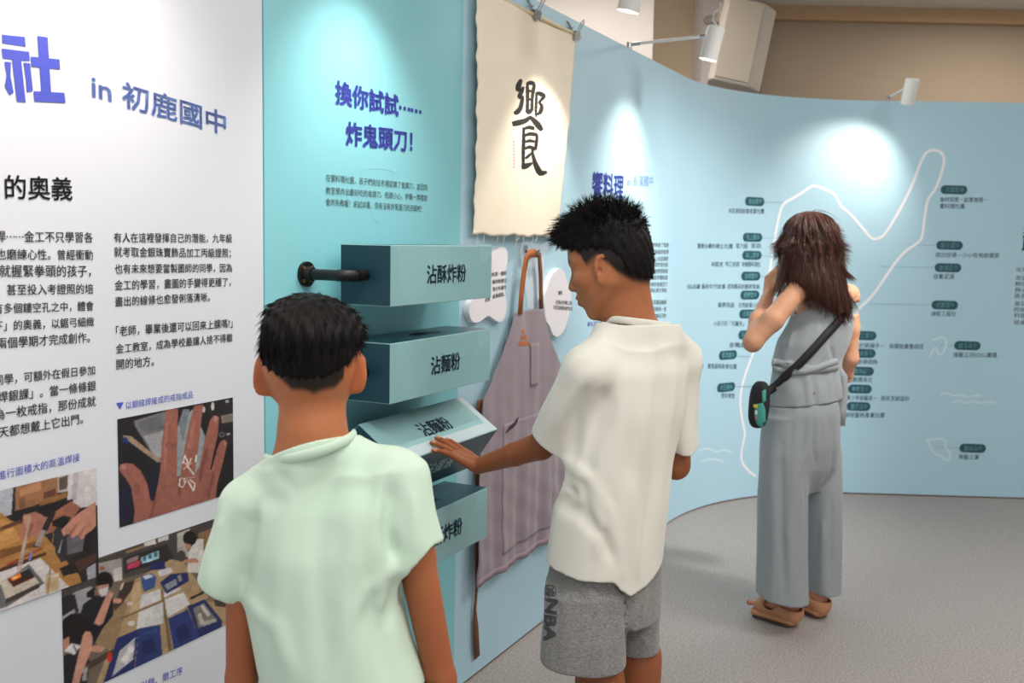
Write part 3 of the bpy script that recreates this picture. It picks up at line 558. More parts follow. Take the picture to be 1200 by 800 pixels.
root = empty('canvas_banner', wall_pt((SU0 + SU1) / 2, SZ0, .03), 'cream canvas banner with large black brush calligraphy hanging above the apron', 'banner')
vs, fs = [], []; nu, nz = 60, 90
for j in range(nz + 1):
    t = j / nz; z = SZ1 + (SZ0 - SZ1) * t
    l = SU0 + (SB0 - SU0) * t + .004 * math.sin(z * 46) + .003 * math.sin(z * 113 + 1); r = SU1 + (SB1 - SU1) * t + .002 * math.sin(z * 60)
    for i in range(nu + 1):
        u = l + (r - l) * i / nu; zz = z + (.003 * math.sin(u * 30) + .002 * math.sin(u * 71)) * (t ** 8); vs.append(wall_pt(u, zz, sheet_off(u, z)))
for j in range(nz):
    for i in range(nu): fs.append((j * (nu + 1) + i, j * (nu + 1) + i + 1, (j + 1) * (nu + 1) + i + 1, (j + 1) * (nu + 1) + i))
o = pymesh('canvas_cloth', vs, fs, M['canvas'], root, True); md = o.modifiers.new('thick', 'SOLIDIFY'); md.thickness = .0018; md.offset = -1
def brush(strokes, zoom):
    vs, fs = [], []
    for st in strokes:
        q = np.array([(zoom[0] + x / zoom[2], zoom[1] + y / zoom[2]) for (x, y, w) in st]); w = np.array([s[2] for s in st]) / zoom[2]
        # resample smoothly
        T = np.linspace(0, len(q) - 1, (len(q) - 1) * 7 + 1); i0 = np.minimum(T.astype(int), len(q) - 2); f = (T - i0)[:, None]
        def cr(A):
            A = A.reshape(len(q), -1); a = A[np.maximum(i0 - 1, 0)]; b = A[i0]; c = A[i0 + 1]; d = A[np.minimum(i0 + 2, len(q) - 1)]
            return .5 * (2 * b + (c - a) * f + (2 * a - 5 * b + 4 * c - d) * f ** 2 + (3 * b - a - 3 * c + d) * f ** 3)
        Q = cr(q); W = cr(w)[:, 0]
        tg = np.gradient(Q, axis=0); tg /= np.linalg.norm(tg, axis=1)[:, None] + 1e-9; nn = np.stack([-tg[:, 1], tg[:, 0]], 1)
        b = len(vs)
        for k in range(len(Q)):
            ww = W[k] / 2 * 1.22 * (1 + .10 * math.sin(k * 2.1 + st[0][0]))
            for sgn in (1, -1):
                x, y = Q[k] + nn[k] * sgn * ww; u, z = hit(x, y, .031); vs.append(wall_pt(u, z, sheet_off(u, z) + .0022))
        for k in range(len(Q) - 1): fs.append((b + 2 * k, b + 2 * k + 1, b + 2 * k + 3, b + 2 * k + 2))
    return vs, fs
ST = [[(108, 74, 16), (92, 110, 30), (84, 140, 26), (100, 146, 18), (124, 128, 14)], [(124, 124, 14), (108, 158, 24), (92, 190, 22), (106, 196, 18), (118, 184, 12)], [(116, 186, 16), (108, 230, 24), (94, 272, 26), (70, 296, 28), (54, 292, 12)],
      [(150, 96, 14), (152, 160, 24), (150, 230, 22), (146, 300, 26)], [(150, 104, 20), (176, 98, 24), (206, 108, 20)], [(204, 106, 18), (196, 150, 24), (188, 210, 22), (184, 276, 24)], [(152, 160, 14), (172, 152, 14), (192, 158, 12)], [(152, 216, 14), (170, 208, 14), (190, 214, 12)], [(142, 302, 16), (168, 290, 26), (198, 268, 14)],
      [(222, 158, 14), (222, 220, 20), (218, 280, 20), (220, 330, 10)], [(220, 166, 16), (248, 170, 26), (276, 186, 22), (256, 214, 18), (240, 226, 10)], [(240, 224, 12), (262, 252, 22), (254, 290, 26), (226, 312, 10)],
      [(42, 374, 26), (80, 366, 32), (130, 352, 28), (160, 334, 24), (186, 324, 14)], [(168, 326, 18), (200, 350, 32), (236, 382, 38), (264, 416, 22)],
      [(124, 404, 14), (160, 396, 22), (206, 404, 22)], [(116, 396, 16), (116, 470, 22), (112, 560, 22), (112, 650, 20)], [(126, 450, 14), (170, 440, 22), (228, 446, 20)], [(226, 442, 16), (222, 490, 22), (212, 546, 20)], [(124, 494, 12), (166, 486, 18), (214, 492, 12)], [(120, 540, 12), (166, 528, 20), (214, 544, 20)],
      [(98, 664, 22), (130, 656, 32), (160, 646, 24), (190, 634, 10)], [(128, 604, 14), (154, 588, 18), (184, 566, 12)], [(184, 540, 14), (198, 600, 24), (222, 660, 34), (250, 700, 34), (292, 694, 14)]]
v, f = brush(ST, (590, 80, 343 / 60.)); pymesh('calligraphy', v, f, M['brush_ink'], root)
v, f = brush([[(48, 488 + i * 21, 5), (50, 500 + i * 21, 5)] for i in range(9)], (590, 80, 343 / 60.)); pymesh('red_inscription', v, f, M['seal_red'], root)
v, f = brush([[(163, 467, 11), (173, 467, 11)]], (590, 80, 343 / 60.)); pymesh('red_seal', v, f, M['seal_red'], root)
for i in range(9):
    u = SB0 + .03 + i * .055 + rng.uniform(-.02, .02); l = rng.uniform(.012, .04); bm = bmesh.new(); o0 = sheet_off(u, SZ0)
    add_tube(bm, [wall_pt(u, SZ0 + .004, o0), wall_pt(u + rng.uniform(-.004, .004), SZ0 - l * .5, o0), wall_pt(u + rng.uniform(-.008, .008), SZ0 - l, o0 - .004)], .0009, 5); bm_obj('loose_thread', bm, M['canvas'], root)
# dowel in the top hem
bm = bmesh.new(); add_tube(bm, [wall_pt(SU0 - .03, SZ1 + .004, .030), wall_pt(SU1 + .045, SZ1 + .004, .030)], .0062, 12); bm_obj('hanging_rod', bm, mat('pale_wood', (226, 206, 170), .6, .05, 40), root, True)
def clip(px, py, label):
    u, z = hit(px, py, .03); t = empty('binder_clip', wall_pt(u, z, .03), label, 'clip', 'steel clips holding up the canvas banner')
    bm = bmesh.new()
    for s in (1, -1):
        vs = [wall_pt(u + du, z + dz, .03 + s * do) for (du, dz, do) in ((-.024, -.026, .006), (.024, -.026, .006), (.024, .004, .012), (-.024, .004, .012))]
        bm.faces.new([bm.verts.new(v) for v in vs])
    bm.faces.new([bm.verts.new(wall_pt(u + du, z + .004, .03 + do)) for (du, do) in ((-.024, .012), (.024, .012), (.024, -.012), (-.024, -.012))])
    o = bm_obj('clip_body', bm, M['chrome'], t); md = o.modifiers.new('t', 'SOLIDIFY'); md.thickness = .0015
    for s in (1, -1):
        bm = bmesh.new(); c = wall_pt(u, z, .03 + s * .012); q = [(-.009, 0, 0), (-.008, .022, .012), (-.010, .036, .020), (0, .043, .023), (.010, .036, .020), (.008, .022, .012), (.009, 0, 0)]
        add_tube(bm, [wall_pt(u + a + s * .006, z + .004 + b, .03 + s * (.008 + c2)) for (a, b, c2) in q], .0022, 8); bm_obj('clip_handle', bm, M['chrome'], t, True)
    bm = bmesh.new(); add_tube(bm, [wall_pt(u - .006, z + .02, 0), wall_pt(u - .006, z + .02, .03)], .002, 8); bm_obj('pin', bm, M['chrome'], t, True)
clip(627.5, 14, 'steel clip gripping the middle of the canvas banner top')
clip(674, 39, 'steel clip gripping the right corner of the canvas banner top')

# ------------------------------------------------------------------ apron
M['apron'] = mat('apron_twill', (142, 128, 138), 0.85, 0.03, 14, bump=.25, bscale=500, sheen=.25)
M['apron_hem'] = mat('apron_hem', (150, 132, 142), 0.85, 0.03)
M['pocket_dark'] = mat('pocket_opening', (62, 48, 54), .9)
M['tan_leather'] = mat('tan_leather', (172, 96, 36), 0.55, 0.06, 40, bump=.1)
M['brown_leather'] = mat('brown_leather', (112, 60, 32), 0.6, 0.06, 40, bump=.1)
M['orange_thread'] = mat('orange_thread', (214, 112, 52), .7)
AO = .028
ul, zt = hit(602.5, 366, AO); ur, _ = hit(636, 362, AO); uc = (ul + ur) / 2; uw, zw = hit(564, 470, AO); ub, zb = hit(553.5, 688, AO)
def apron_half(z):
    b = (ur - ul) / 2; w = uc - uw; e = uc - ub
    if z > zw:
        s = (zt - z) / (zt - zw); return b + (w - b) * (s ** 1.25) * (0.86 + .14 * s)
    return w + (e - w) * (zw - z) / (zw - zb)
def apron_off(u, z):
    s = (u - uc); t = (zt - z) / (zt - zb)
    v = AO + .008 * t + t * (.0055 * math.sin(s * 34 + 1.2 * math.sin(z * 3)) + .003 * math.sin(s * 71 + 2 + z * 2)) + .004 * math.sin(z * 11 + s * 9) * t
    v += .016 * math.exp(-((s - .0) / .05) ** 2) * max(0, 1 - t * 3) * 0 - .012 * math.exp(-(s / .045) ** 2) * math.exp(-((zt - z) / .12) ** 2)
    v += .0015 * math.sin(z * 60 + s * 31) * t
    return max(v, .008)
root = empty('apron', wall_pt(uc, zb, AO), 'mauve grey work apron with tan neck strap hanging on the blue wall', 'apron')
def cloth_patch(name, fu, z0, z1, nu, nz, offf, material, parent, thick=.002, extra=0.0):
    vs, fs = [], []
    for j in range(nz + 1):
        z = z1 + (z0 - z1) * j / nz; a, b = fu(z)
        for i in range(nu + 1): u = a + (b - a) * i / nu; vs.append(wall_pt(u, z, offf(u, z) + extra))
    for j in range(nz):
        for i in range(nu): fs.append((j * (nu + 1) + i, j * (nu + 1) + i + 1, (j + 1) * (nu + 1) + i + 1, (j + 1) * (nu + 1) + i))
    o = pymesh(name, vs, fs, material, parent, True); md = o.modifiers.new('thick', 'SOLIDIFY'); md.thickness = thick; md.offset = -1; return o
cloth_patch('apron_cloth', lambda z: (uc - apron_half(z), uc + apron_half(z)), zb, zt, 90, 150, apron_off, M['apron'], root)
# hem stitching band, pockets, pen pocket
cloth_patch('hem', lambda z: (uc - apron_half(z), uc + apron_half(z)), zb, zb + .022, 90, 2, apron_off, M['apron_hem'], root, extra=.0015)
def side_hem(sgn):
    vs, fs = [], []; n = 70
    for j in range(n + 1):
        z = zt + (zb - zt) * j / n
        for k in (0, 1):
            h = apron_half(z) - k * .016; u = uc + sgn * h; vs.append(wall_pt(u, z, apron_off(u, z) + .0018))
    for j in range(n): fs.append((2 * j, 2 * j + 1, 2 * j + 3, 2 * j + 2))
    pymesh('side_hem', vs, fs, M['apron_hem'], root, True)
side_hem(1); side_hem(-1)
up0, zp1 = hit(584, 470, AO); zp0 = hit(584, 600, AO)[1]
cloth_patch('hip_pocket', lambda z: (uc - .20, uc + .20), zb + .06, zw - .10, 50, 40, apron_off, M['apron'], root, extra=.002)
cloth_patch('pen_pocket', lambda z: (uc + .015, uc + .078), zt - .27, zt - .12, 12, 16, apron_off, M['apron'], root, extra=.004)
def pocket_slit(pts):
    vs, fs = [], []
    for (x, y, w) in pts:
        for s in (1, -1): u, z = hit(x, y + s * w, AO); vs.append(wall_pt(u, z, apron_off(u, z) + .0055))
    for j in range(len(pts) - 1): fs.append((2 * j, 2 * j + 1, 2 * j + 3, 2 * j + 2))
    pymesh('pocket_slit', vs, fs, M['pocket_dark'], root)
pocket_slit([(589, 507, .6), (593, 501.5, 2.6), (598, 497.5, 2.6), (603, 493, 3), (606, 488.5, .6)])
def strap(name, pts, wid, material, parent, thick=.004):
    """flat band through (u, z, off) points; width lies along the wall"""
    vs, fs = [], []; q = np.array(pts, float)
    for i in range(len(q)):
        t = q[min(i + 1, len(q) - 1)] - q[max(i - 1, 0)]; t2 = t[:2] / (np.linalg.norm(t[:2]) + 1e-9); nn = np.array([-t2[1], t2[0]]); w = (wid[i] if hasattr(wid, '__len__') else wid) / 2
        for s in (1, -1): a = q[i][:2] + nn * w * s; vs.append(wall_pt(a[0], a[1], q[i][2]))
    for i in range(len(q) - 1): fs.append((2 * i, 2 * i + 1, 2 * i + 3, 2 * i + 2))
    o = pymesh(name, vs, fs, material, parent, True); md = o.modifiers.new('thick', 'SOLIDIFY'); md.thickness = thick; md.offset = 0; return o
def uo(x, y, off): u, z = hit(x, y, off); return (u, z, off)
strap('neck_strap', [uo(609.5, 368, .031), uo(611, 345, .033), uo(614, 320, .034), uo(617, 303, .036), uo(621, 297, .04), uo(627, 296.5, .042)], .030, M['tan_leather'], root)
strap('neck_strap', [uo(627, 297, .028), uo(632, 299, .024), uo(633.5, 320, .022), uo(634, 345, .022), uo(634.5, 363, .024)], .026, M['brown_leather'], root)
strap('waist_tie', [uo(566, 472, .030), uo(562, 470, .024), uo(560.5, 485, .018), uo(561, 520, .015), uo(560.5, 580, .014), uo(560, 640, .014), uo(558.5, 690, .013), uo(556.5, 715, .012), uo(557.5, 735, .012), uo(559, 770, .012)], [.03, .03, .03, .028, .028, .026, .012, .014, .030, .034], M['brown_leather'], root)
def apron_text(s, x0, x1, y, h):
    co, fs = text_mesh(s, .03); a, b2_ = co[:, 0].min(), co[:, 0].max(); lo_, hi_ = co[:, 1].min(), co[:, 1].max(); vs = []
    for x, yy, _ in co: u, z = hit(x0 + (x - a) / (b2_ - a) * (x1 - x0), y - (yy - lo_) / (hi_ - lo_) * h, AO); vs.append(wall_pt(u, z, apron_off(u, z) + .0035))
    pymesh('embroidery', vs, fs, M['orange_thread'], root)
apron_text('饗', 611.5, 616, 391, 5); apron_text('料理', 609.5, 618.5, 398, 5.5); apron_text('長濱國中', 606.5, 621.5, 405, 5.5)
hk = empty('wall_hook', wall_pt(*hit(622.5, 291, .01), 0), 'small steel hook carrying the apron strap', 'hook'); u, z = hit(624, 295, .03)
bm = bmesh.new(); add_tube(bm, [wall_pt(u, z + .01, .001), wall_pt(u, z + .01, .006)], .014, 16); bm_obj('hook_plate', bm, M['chrome'], hk, True)
bm = bmesh.new(); add_tube(bm, [wall_pt(u, z + .01, .004), wall_pt(u, z - .006, .02), wall_pt(u, z - .006, .05), wall_pt(u, z + .008, .056)], .004, 10); bm_obj('hook_arm', bm, M['chrome'], hk, True)

# ------------------------------------------------------------------ splash-shaped white boards
def splash(pts, zoom, off, label, lines):
    q = np.array([hit(zoom[0] + x / zoom[2], zoom[1] + y / zoom[2], off) for x, y in pts])
    for _ in range(3):
        n = []
        for i in range(len(q)): a, b = q[i], q[(i + 1) % len(q)]; n += [a * .75 + b * .25, a * .25 + b * .75]
        q = np.array(n)
    bm = bmesh.new(); back = [bm.verts.new(wall_pt(u, z, .001)) for u, z in q]; front = [bm.verts.new(wall_pt(u, z, off)) for u, z in q]
    bm.faces.new(front); bm.faces.new(back[::-1])
    for i in range(len(q)): j = (i + 1) % len(q); bm.faces.new((back[i], back[j], front[j], front[i]))
    o = bm_obj('word_board', bm, M['board_white']); tag(o, label, 'board', 'splash shaped word boards')
    L = Lettering()
    for (s, xl, yl, xr, yr) in lines: L.line(s, xl, yl, xr, yr, 0.01, 5.2, off=off + .0012)
    L.build('board_lettering', M['ink_grey'], o)
Z = (540, 270, 4.0)
splash([(140, 125), (150, 108), (170, 92), (188, 74), (205, 78), (218, 95), (222, 130), (213, 180), (207, 240), (207, 290), (216, 340), (213, 390), (198, 424), (178, 430), (150, 412), (131, 396), (108, 414), (78, 434), (52, 428), (38, 390), (40, 345), (62, 318), (90, 280), (110, 220), (125, 160)], Z, .022, 'white splash shaped word board half hidden behind the topmost box',
       [('料理・麵粉', 569, 324, 586.5, 322), ('酥炸粉裹在', 570, 332.5, 586.5, 330.5), ('魚片外層炸', 570, 341, 586, 338.5), ('金黃香酥。', 570, 349.5, 584, 346.5), ('好吃喔', 561, 354.5, 567, 352)])
splash([(408, 270), (425, 210), (445, 190), (465, 173), (486, 190), (496, 235), (516, 280), (522, 330), (512, 380), (500, 430), (482, 476), (452, 502), (430, 488), (418, 445), (398, 425), (394, 370), (384, 315)], Z, .022, 'white splash shaped word board between the apron and the taller boy',
       [('裹粉', 647.5, 345.5, 652.5, 345), ('在魚片外裹上粉', 644.5, 356, 664, 357), ('炸至金黃色即完成', 642, 362, 664.5, 364)])
# painted white splash behind the hook
L = Lettering(); L.poly([(608, 296), (611, 283), (618, 279), (622, 284), (634, 287), (641, 283), (647, 285), (641, 293), (637, 300), (640, 330), (637, 362), (630, 362), (618, 362), (614, 330)], .0012); L.build('printed_splash', mat('splash_print', (206, 226, 240), .5), wall_right)

# ------------------------------------------------------------------ spotlights on arms
M['lamp_glow'] = emit_mat('lamp_glow', (255, 238, 214), 14.0)
def spotlight(u, label, aim=(.0, 1.35), power=SPOT_W, arm=.36, z=WALL_H, zh=.012, size=78, blend=.55, color=(1.0, .90, .80), shear=0.0):
    base = Vector(wall_pt(u, z, -.01)); n = Vector(wall_n(u)); tt = Vector(wall_t(u)); head = Vector(wall_pt(u + shear, z + zh, arm))
    t = empty('spotlight', base, label, 'spotlight', 'white arm spotlights on the wall top')
    bm = bmesh.new(); add_tube(bm, [base + Vector((0, 0, 0)), base + Vector((0, 0, .03))], .012, 12); add_tube(bm, [base + Vector((0, 0, .02)), base + n * .05 + Vector((0, 0, .022))], .008, 10); bm_obj('clamp', bm, M['chrome'], t, True)
    bm = bmesh.new(); add_tube(bm, [base + n * .03 + Vector((0, 0, .022)), head - n * .05 + Vector((0, 0, .02))], .0065, 12); bm_obj('arm', bm, M['metal_white'], t, True)
    bm = bmesh.new(); add_tube(bm, [head - n * .055 + Vector((0, 0, .02)), head - n * .01 + Vector((0, 0, .02))], .0085, 12); bm_obj('joint', bm, M['chrome'], t, True)
    target = Vector(wall_pt(u + aim[0], aim[1], 0)); tilt = Vector((0, 0, -1)) - n * .24 + tt * (aim[0] * .3); ax = tilt.normalized()
    a = head - ax * .058; b = head + ax * .080; r = .037
    bm = bmesh.new(); add_tube(bm, [a, a + ax * .004, a + ax * .012, b], [r * .80, r * .95, r, r], 28, cap=False); bm.faces.new(list(bm.verts)[:28][::-1])
    add_tube(bm, [b, b - ax * .02], [r, r * .93], 28, cap=False); bm_obj('lamp_head', bm, M['metal_white'], t, True)
    bm = bmesh.new(); add_tube(bm, [b - ax * .008, b - ax * .012], r * .9, 24); bm_obj('lamp_lens', bm, M['lamp_glow'], t)
    l = bpy.data.lights.new('spot', 'SPOT'); l.energy = power; l.spot_size = math.radians(size); l.spot_blend = blend; l.color = color; l.shadow_soft_size = .03
    o = bpy.data.objects.new('spot_beam', l); COL.objects.link(o); o.location = b + ax * .004
    o.rotation_euler = (target - (b + ax * .004)).to_track_quat('-Z', 'Y').to_euler()
    return t
UL2 = hit(740, 56.5)[0]; UL1 = hit(628, -2)[0]; UL3 = hit(1041, 117.5)[0]
spotlight(UL1, 'white arm spotlight cropped by the top edge above the canvas banner', power=SPOT_W * .85)
spotlight(UL2, 'white arm spotlight in front of the grey loudspeaker', aim=(-.05, 1.5), power=SPOT_W * 1.1, size=92, blend=1.0)
spotlight(UL3, 'white arm spotlight above the county map on the far wall', aim=(-.25, 1.75), power=SPOT_W * .9, blend=1.0, size=98)
for k, (u, p, c) in enumerate(((-.42, .85, (1, .93, .86)), (-1.30, .8, (1, .82, .74)), (-2.1, .9, (1, .84, .76)), (UL3 + 1.6, 1.0, (1, .9, .8)))):
    spotlight(u, 'white arm spotlight on the wall top outside the picture', power=SPOT_W * p, color=c, size=100 if u < -1 else 84, blend=1.0, aim=(0, 1.6))
t = empty('added_spotlight', (2.3, 2.9, CEIL_Z), 'added white ceiling spotlight outside the picture, brightening the bend of the wall', 'spotlight')  # unseen spotlight added to brighten the middle of the wall
bm = bmesh.new(); add_tube(bm, [(2.3, 2.9, CEIL_Z - .001), (2.3, 2.9, CEIL_Z - .03)], .05, 20); add_tube(bm, [(2.3, 2.9, CEIL_Z - .03), (2.3, 2.9, CEIL_Z - .10)], .01, 12); bm_obj('mount', bm, M['metal_white'], t, True)
d_ = (Vector((1.15, 4.75, 1.25)) - Vector((2.3, 2.9, CEIL_Z - .12))).normalized(); p_ = Vector((2.3, 2.9, CEIL_Z - .12)); bm = bmesh.new(); add_tube(bm, [p_ - d_ * .06, p_ - d_ * .05, p_ + d_ * .08], [.03, .045, .045], 24); bm_obj('lamp_head', bm, M['metal_white'], t, True)
bm = bmesh.new(); add_tube(bm, [p_ + d_ * .081, p_ + d_ * .083], .040, 24); bm_obj('lamp_lens', bm, M['lamp_glow'], t)
l = bpy.data.lights.new('spot', 'SPOT'); l.energy = 380; l.spot_size = math.radians(52); l.spot_blend = 1.0; l.color = (1, .97, .94); l.shadow_soft_size = .12
o = bpy.data.objects.new('spot_beam', l); COL.objects.link(o); o.location = p_ + d_ * .10; o.rotation_euler = d_.to_track_quat('-Z', 'Y').to_euler()

# ------------------------------------------------------------------ loudspeaker on the pillar
M['speaker_grey'] = mat('speaker_shell', (182, 171, 158), .7, .02, 20); M['speaker_grille'] = mat('speaker_grille', (176, 163, 147), .8, .04, 260, bump=.3, bscale=900)
DS = 6.0
top_c, bot_c = P(882, -2, DS), P(836 + 24, 98, DS)
up = Vector(top_c - bot_c); H = up.length; up.normalize(); rt = Vector(CR); rt = (rt - up * rt.dot(up)).normalized(); fw = up.cross(rt).normalized()
if fw.dot(Vector(CF)) < 0: fw = -fw
root = empty('loudspeaker', Vector(bot_c), 'large light grey loudspeaker tilted down on the pillar behind the wall', 'loudspeaker')
px = DS / FPX
sec = [(-26, 0), (18, 0), (35, 16), (30, 60), (-22, 60), (-30, 10)]
bm = bmesh.new(); c0 = Vector(bot_c)
r0 = [bm.verts.new(c0 + rt * (x * px) + fw * (y * px)) for x, y in sec]; r1 = [bm.verts.new(c0 + up * H + rt * (x * px) + fw * (y * px + 6 * px)) for x, y in sec]
bm.faces.new(r0[::-1]); bm.faces.new(r1)
for i in range(6): j = (i + 1) % 6; bm.faces.new((r0[i], r0[j], r1[j], r1[i]))
bm_obj('cabinet', bm, M['speaker_grey'], root, bevel=.012, seg=3)
bm = bmesh.new(); vs = [c0 + up * (H * a) + rt * (x * px) + fw * (6 * px * a - .004) for (x, a) in ((-24, .04), (16, .04), (16, .97), (-24, .97))]
bm.faces.new([bm.verts.new(v) for v in vs]); o = bm_obj('grille', bm, M['speaker_grille'], root); md = o.modifiers.new('t', 'SOLIDIFY'); md.thickness = .008; md.offset = 0
bm = bmesh.new(); b0 = P(846, 22, DS + .3); b1 = P(828, 24, 6.86)
add_tube(bm, [b0, b1], .03, 12); add_tube(bm, [P(846, 4, DS + .3), P(846, 44, DS + .3)], .018, 10); bm_obj('bracket_arm', bm, M['speaker_grey'], root, True)
bm = bmesh.new(); add_tube(bm, [P(846, 10, DS + .3), P(838, 14, DS + .35), P(836, 24, DS + .4), P(842, 32, DS + .35), P(850, 30, DS + .25)], .006, 8); bm_obj('speaker_cable', bm, M['metal_white'], root, True)
# ------------------------------------------------------------------ implicit bodies and clothes (smooth unions meshed by surface nets)
class Field:
    def __init__(s, lo, hi, h):
        s.h = h; s.lo = np.asarray(lo, float); n = np.ceil((np.asarray(hi, float) - s.lo) / h).astype(int) + 1
        s.ax = [s.lo[i] + np.arange(n[i]) * h for i in range(3)]; s.d = np.full(n, 0.5, np.float32)
    def sl(s, lo, hi):
        out = []
        for i in range(3):
            a = max(0, int((lo[i] - s.lo[i]) / s.h) - 1); b = min(len(s.ax[i]), int((hi[i] - s.lo[i]) / s.h) + 3)
            if b <= a: return None
            out.append(slice(a, b))
        return tuple(out)
    def grid(s, sl): return s.ax[0][sl[0]][:, None, None], s.ax[1][sl[1]][None, :, None], s.ax[2][sl[2]][None, None, :]
    def union(s, fn, lo, hi, k=0.02, sub=False):
        pad = k + 3 * s.h; sl = s.sl(np.asarray(lo) - pad, np.asarray(hi) + pad)
        if sl is None: return
        v = fn(*s.grid(sl)).astype(np.float32); a = s.d[sl]
        if sub: v = -v; h = np.clip(.5 - .5 * (a - v) / k, 0, 1); s.d[sl] = a * (1 - h) + v * h + k * h * (1 - h); return
        h = np.clip(.5 + .5 * (a - v) / k, 0, 1); s.d[sl] = a * (1 - h) + v * h - k * h * (1 - h)
    def cone(s, a, ra, b, rb, k=0.02, sub=False):
        a = np.asarray(a, float); b = np.asarray(b, float); ab = b - a; L2 = max(ab @ ab, 1e-9)
        def fn(x, y, z):
            h = np.clip(((x - a[0]) * ab[0] + (y - a[1]) * ab[1] + (z - a[2]) * ab[2]) / L2, 0, 1)
            return np.sqrt((x - a[0] - h * ab[0]) ** 2 + (y - a[1] - h * ab[1]) ** 2 + (z - a[2] - h * ab[2]) ** 2) - (ra + (rb - ra) * h)
        r = max(ra, rb); s.union(fn, np.minimum(a, b) - r, np.maximum(a, b) + r, k, sub); return s
    def chain(s, pts, k=0.015):
        for (a, ra), (b, rb) in zip(pts, pts[1:]): s.cone(a, ra, b, rb, k)
        return s
    def econe(s, a, ra, b, rb, side, k=0.02, sub=False):
        """tapered limb of elliptical section: ra, rb = (radius along side, radius across)"""
        a = np.asarray(a, float); b = np.asarray(b, float); ab = b - a; L2 = max(ab @ ab, 1e-9); ax = ab / math.sqrt(L2)
        sd = np.asarray(side, float); sd = sd - ax * (sd @ ax); sd /= np.linalg.norm(sd); ot = np.cross(ax, sd)
        def fn(x, y, z):
            X, Y, Z = x - a[0], y - a[1], z - a[2]; h = np.clip((X * ab[0] + Y * ab[1] + Z * ab[2]) / L2, 0, 1)
            X = X - h * ab[0]; Y = Y - h * ab[1]; Z = Z - h * ab[2]; r1 = ra[0] + (rb[0] - ra[0]) * h; r2 = ra[1] + (rb[1] - ra[1]) * h
            p = X * sd[0] + Y * sd[1] + Z * sd[2]; q = X * ot[0] + Y * ot[1] + Z * ot[2]; w = X * ax[0] + Y * ax[1] + Z * ax[2]; m = np.minimum(r1, r2)
            return (np.sqrt((p / r1) ** 2 + (q / r2) ** 2 + (w / m) ** 2) - 1) * m
        r = max(*ra, *rb); s.union(fn, np.minimum(a, b) - r, np.maximum(a, b) + r, k, sub); return s
    def ell(s, c, r, F=None, k=0.02, sub=False, p=2.0):
        """ellipsoid; F = 3x3 rows of local axes"""
        c = np.asarray(c, float); F = np.eye(3) if F is None else np.asarray(F); m = min(r)
        def fn(x, y, z):
            X, Y, Z = x - c[0], y - c[1], z - c[2]; L = [(X * F[i][0] + Y * F[i][1] + Z * F[i][2]) / r[i] for i in range(3)]
            if p == 2.0: q = np.sqrt(L[0] ** 2 + L[1] ** 2 + L[2] ** 2)
            else: q = (np.abs(L[0]) ** p + np.abs(L[1]) ** p + np.abs(L[2]) ** p) ** (1 / p)
            return (q - 1) * m
        e = np.sqrt(sum((F[i] * r[i]) ** 2 for i in range(3))) if p == 2.0 else np.full(3, sum(r)); s.union(fn, c - e, c + e, k, sub); return s
    def stack(s, secs, k=0.02, p=2.3, ext=0.0):
        """lofted trunk: secs = (z, cx, cy, half width, half depth, yaw) rows; smooth through z"""
        S = np.array(sorted(secs), float)
        def ip(z, c):
            zz = np.clip(z, S[0, 0], S[-1, 0]); return np.interp(zz, S[:, 0], S[:, c])
        z = s.ax[2]; n = 5
        def fn(x, y, zz):
            f = zz.ravel(); C = [np.convolve(np.pad(ip(f, c), n, mode='edge'), np.hanning(2 * n + 3)[1:-1] / np.hanning(2 * n + 3)[1:-1].sum(), 'valid') for c in range(1, 6)]
            cx, cy, a, b, yw = [q[None, None, :] for q in C]; X, Y = x - cx, y - cy; cs, sn = np.cos(yw), np.sin(yw)
            U = X * cs + Y * sn; V = -X * sn + Y * cs; q = (np.abs(U / a) ** p + np.abs(V / b) ** p) ** (1 / p); d = (q - 1) * np.minimum(a, b)
            return np.maximum(d, np.maximum(S[0, 0] - ext - zz, zz - S[-1, 0] - ext))
        r = max(S[:, 3].max(), S[:, 4].max()); s.union(fn, (S[:, 1].min() - r, S[:, 2].min() - r, S[0, 0] - ext), (S[:, 1].max() + r, S[:, 2].max() + r, S[-1, 0] + ext), k); return s
    def fold(s, pts, amp, wid):
        """raise (amp > 0) or sink a fold along a polyline, wherever it runs near the surface"""
        pts = [np.asarray(p, float) for p in pts]; A = np.array(pts); pad = wid * 2.5; sl = s.sl(A.min(0) - pad, A.max(0) + pad)
        if sl is None: return s
        x, y, z = s.grid(sl); best = None
        for i, (a, b) in enumerate(zip(pts, pts[1:])):
            ab = b - a; L2 = max(ab @ ab, 1e-9); h = np.clip(((x - a[0]) * ab[0] + (y - a[1]) * ab[1] + (z - a[2]) * ab[2]) / L2, 0, 1)
            d2 = (x - a[0] - h * ab[0]) ** 2 + (y - a[1] - h * ab[1]) ** 2 + (z - a[2] - h * ab[2]) ** 2
            g = (i + h) / (len(pts) - 1); e = np.exp(-d2 / wid ** 2) * np.clip(4 * g + .35, 0, 1) * np.clip(4 * (1 - g) + .35, 0, 1); best = e if best is None else np.maximum(best, e)
        s.d[sl] -= amp * best.astype(np.float32); return s
    def ripple(s, fn):
        x, y, z = s.grid((slice(None),) * 3)
        for i in range(len(s.ax[0])): s.d[i] -= fn(s.ax[0][i], y[0], z[0]).astype(np.float32)
        return s
    def shell(s, t):
        s.solid = s.d.copy(); s.t = t; s.d = np.maximum(s.d, -(s.d + np.float32(t))); return s
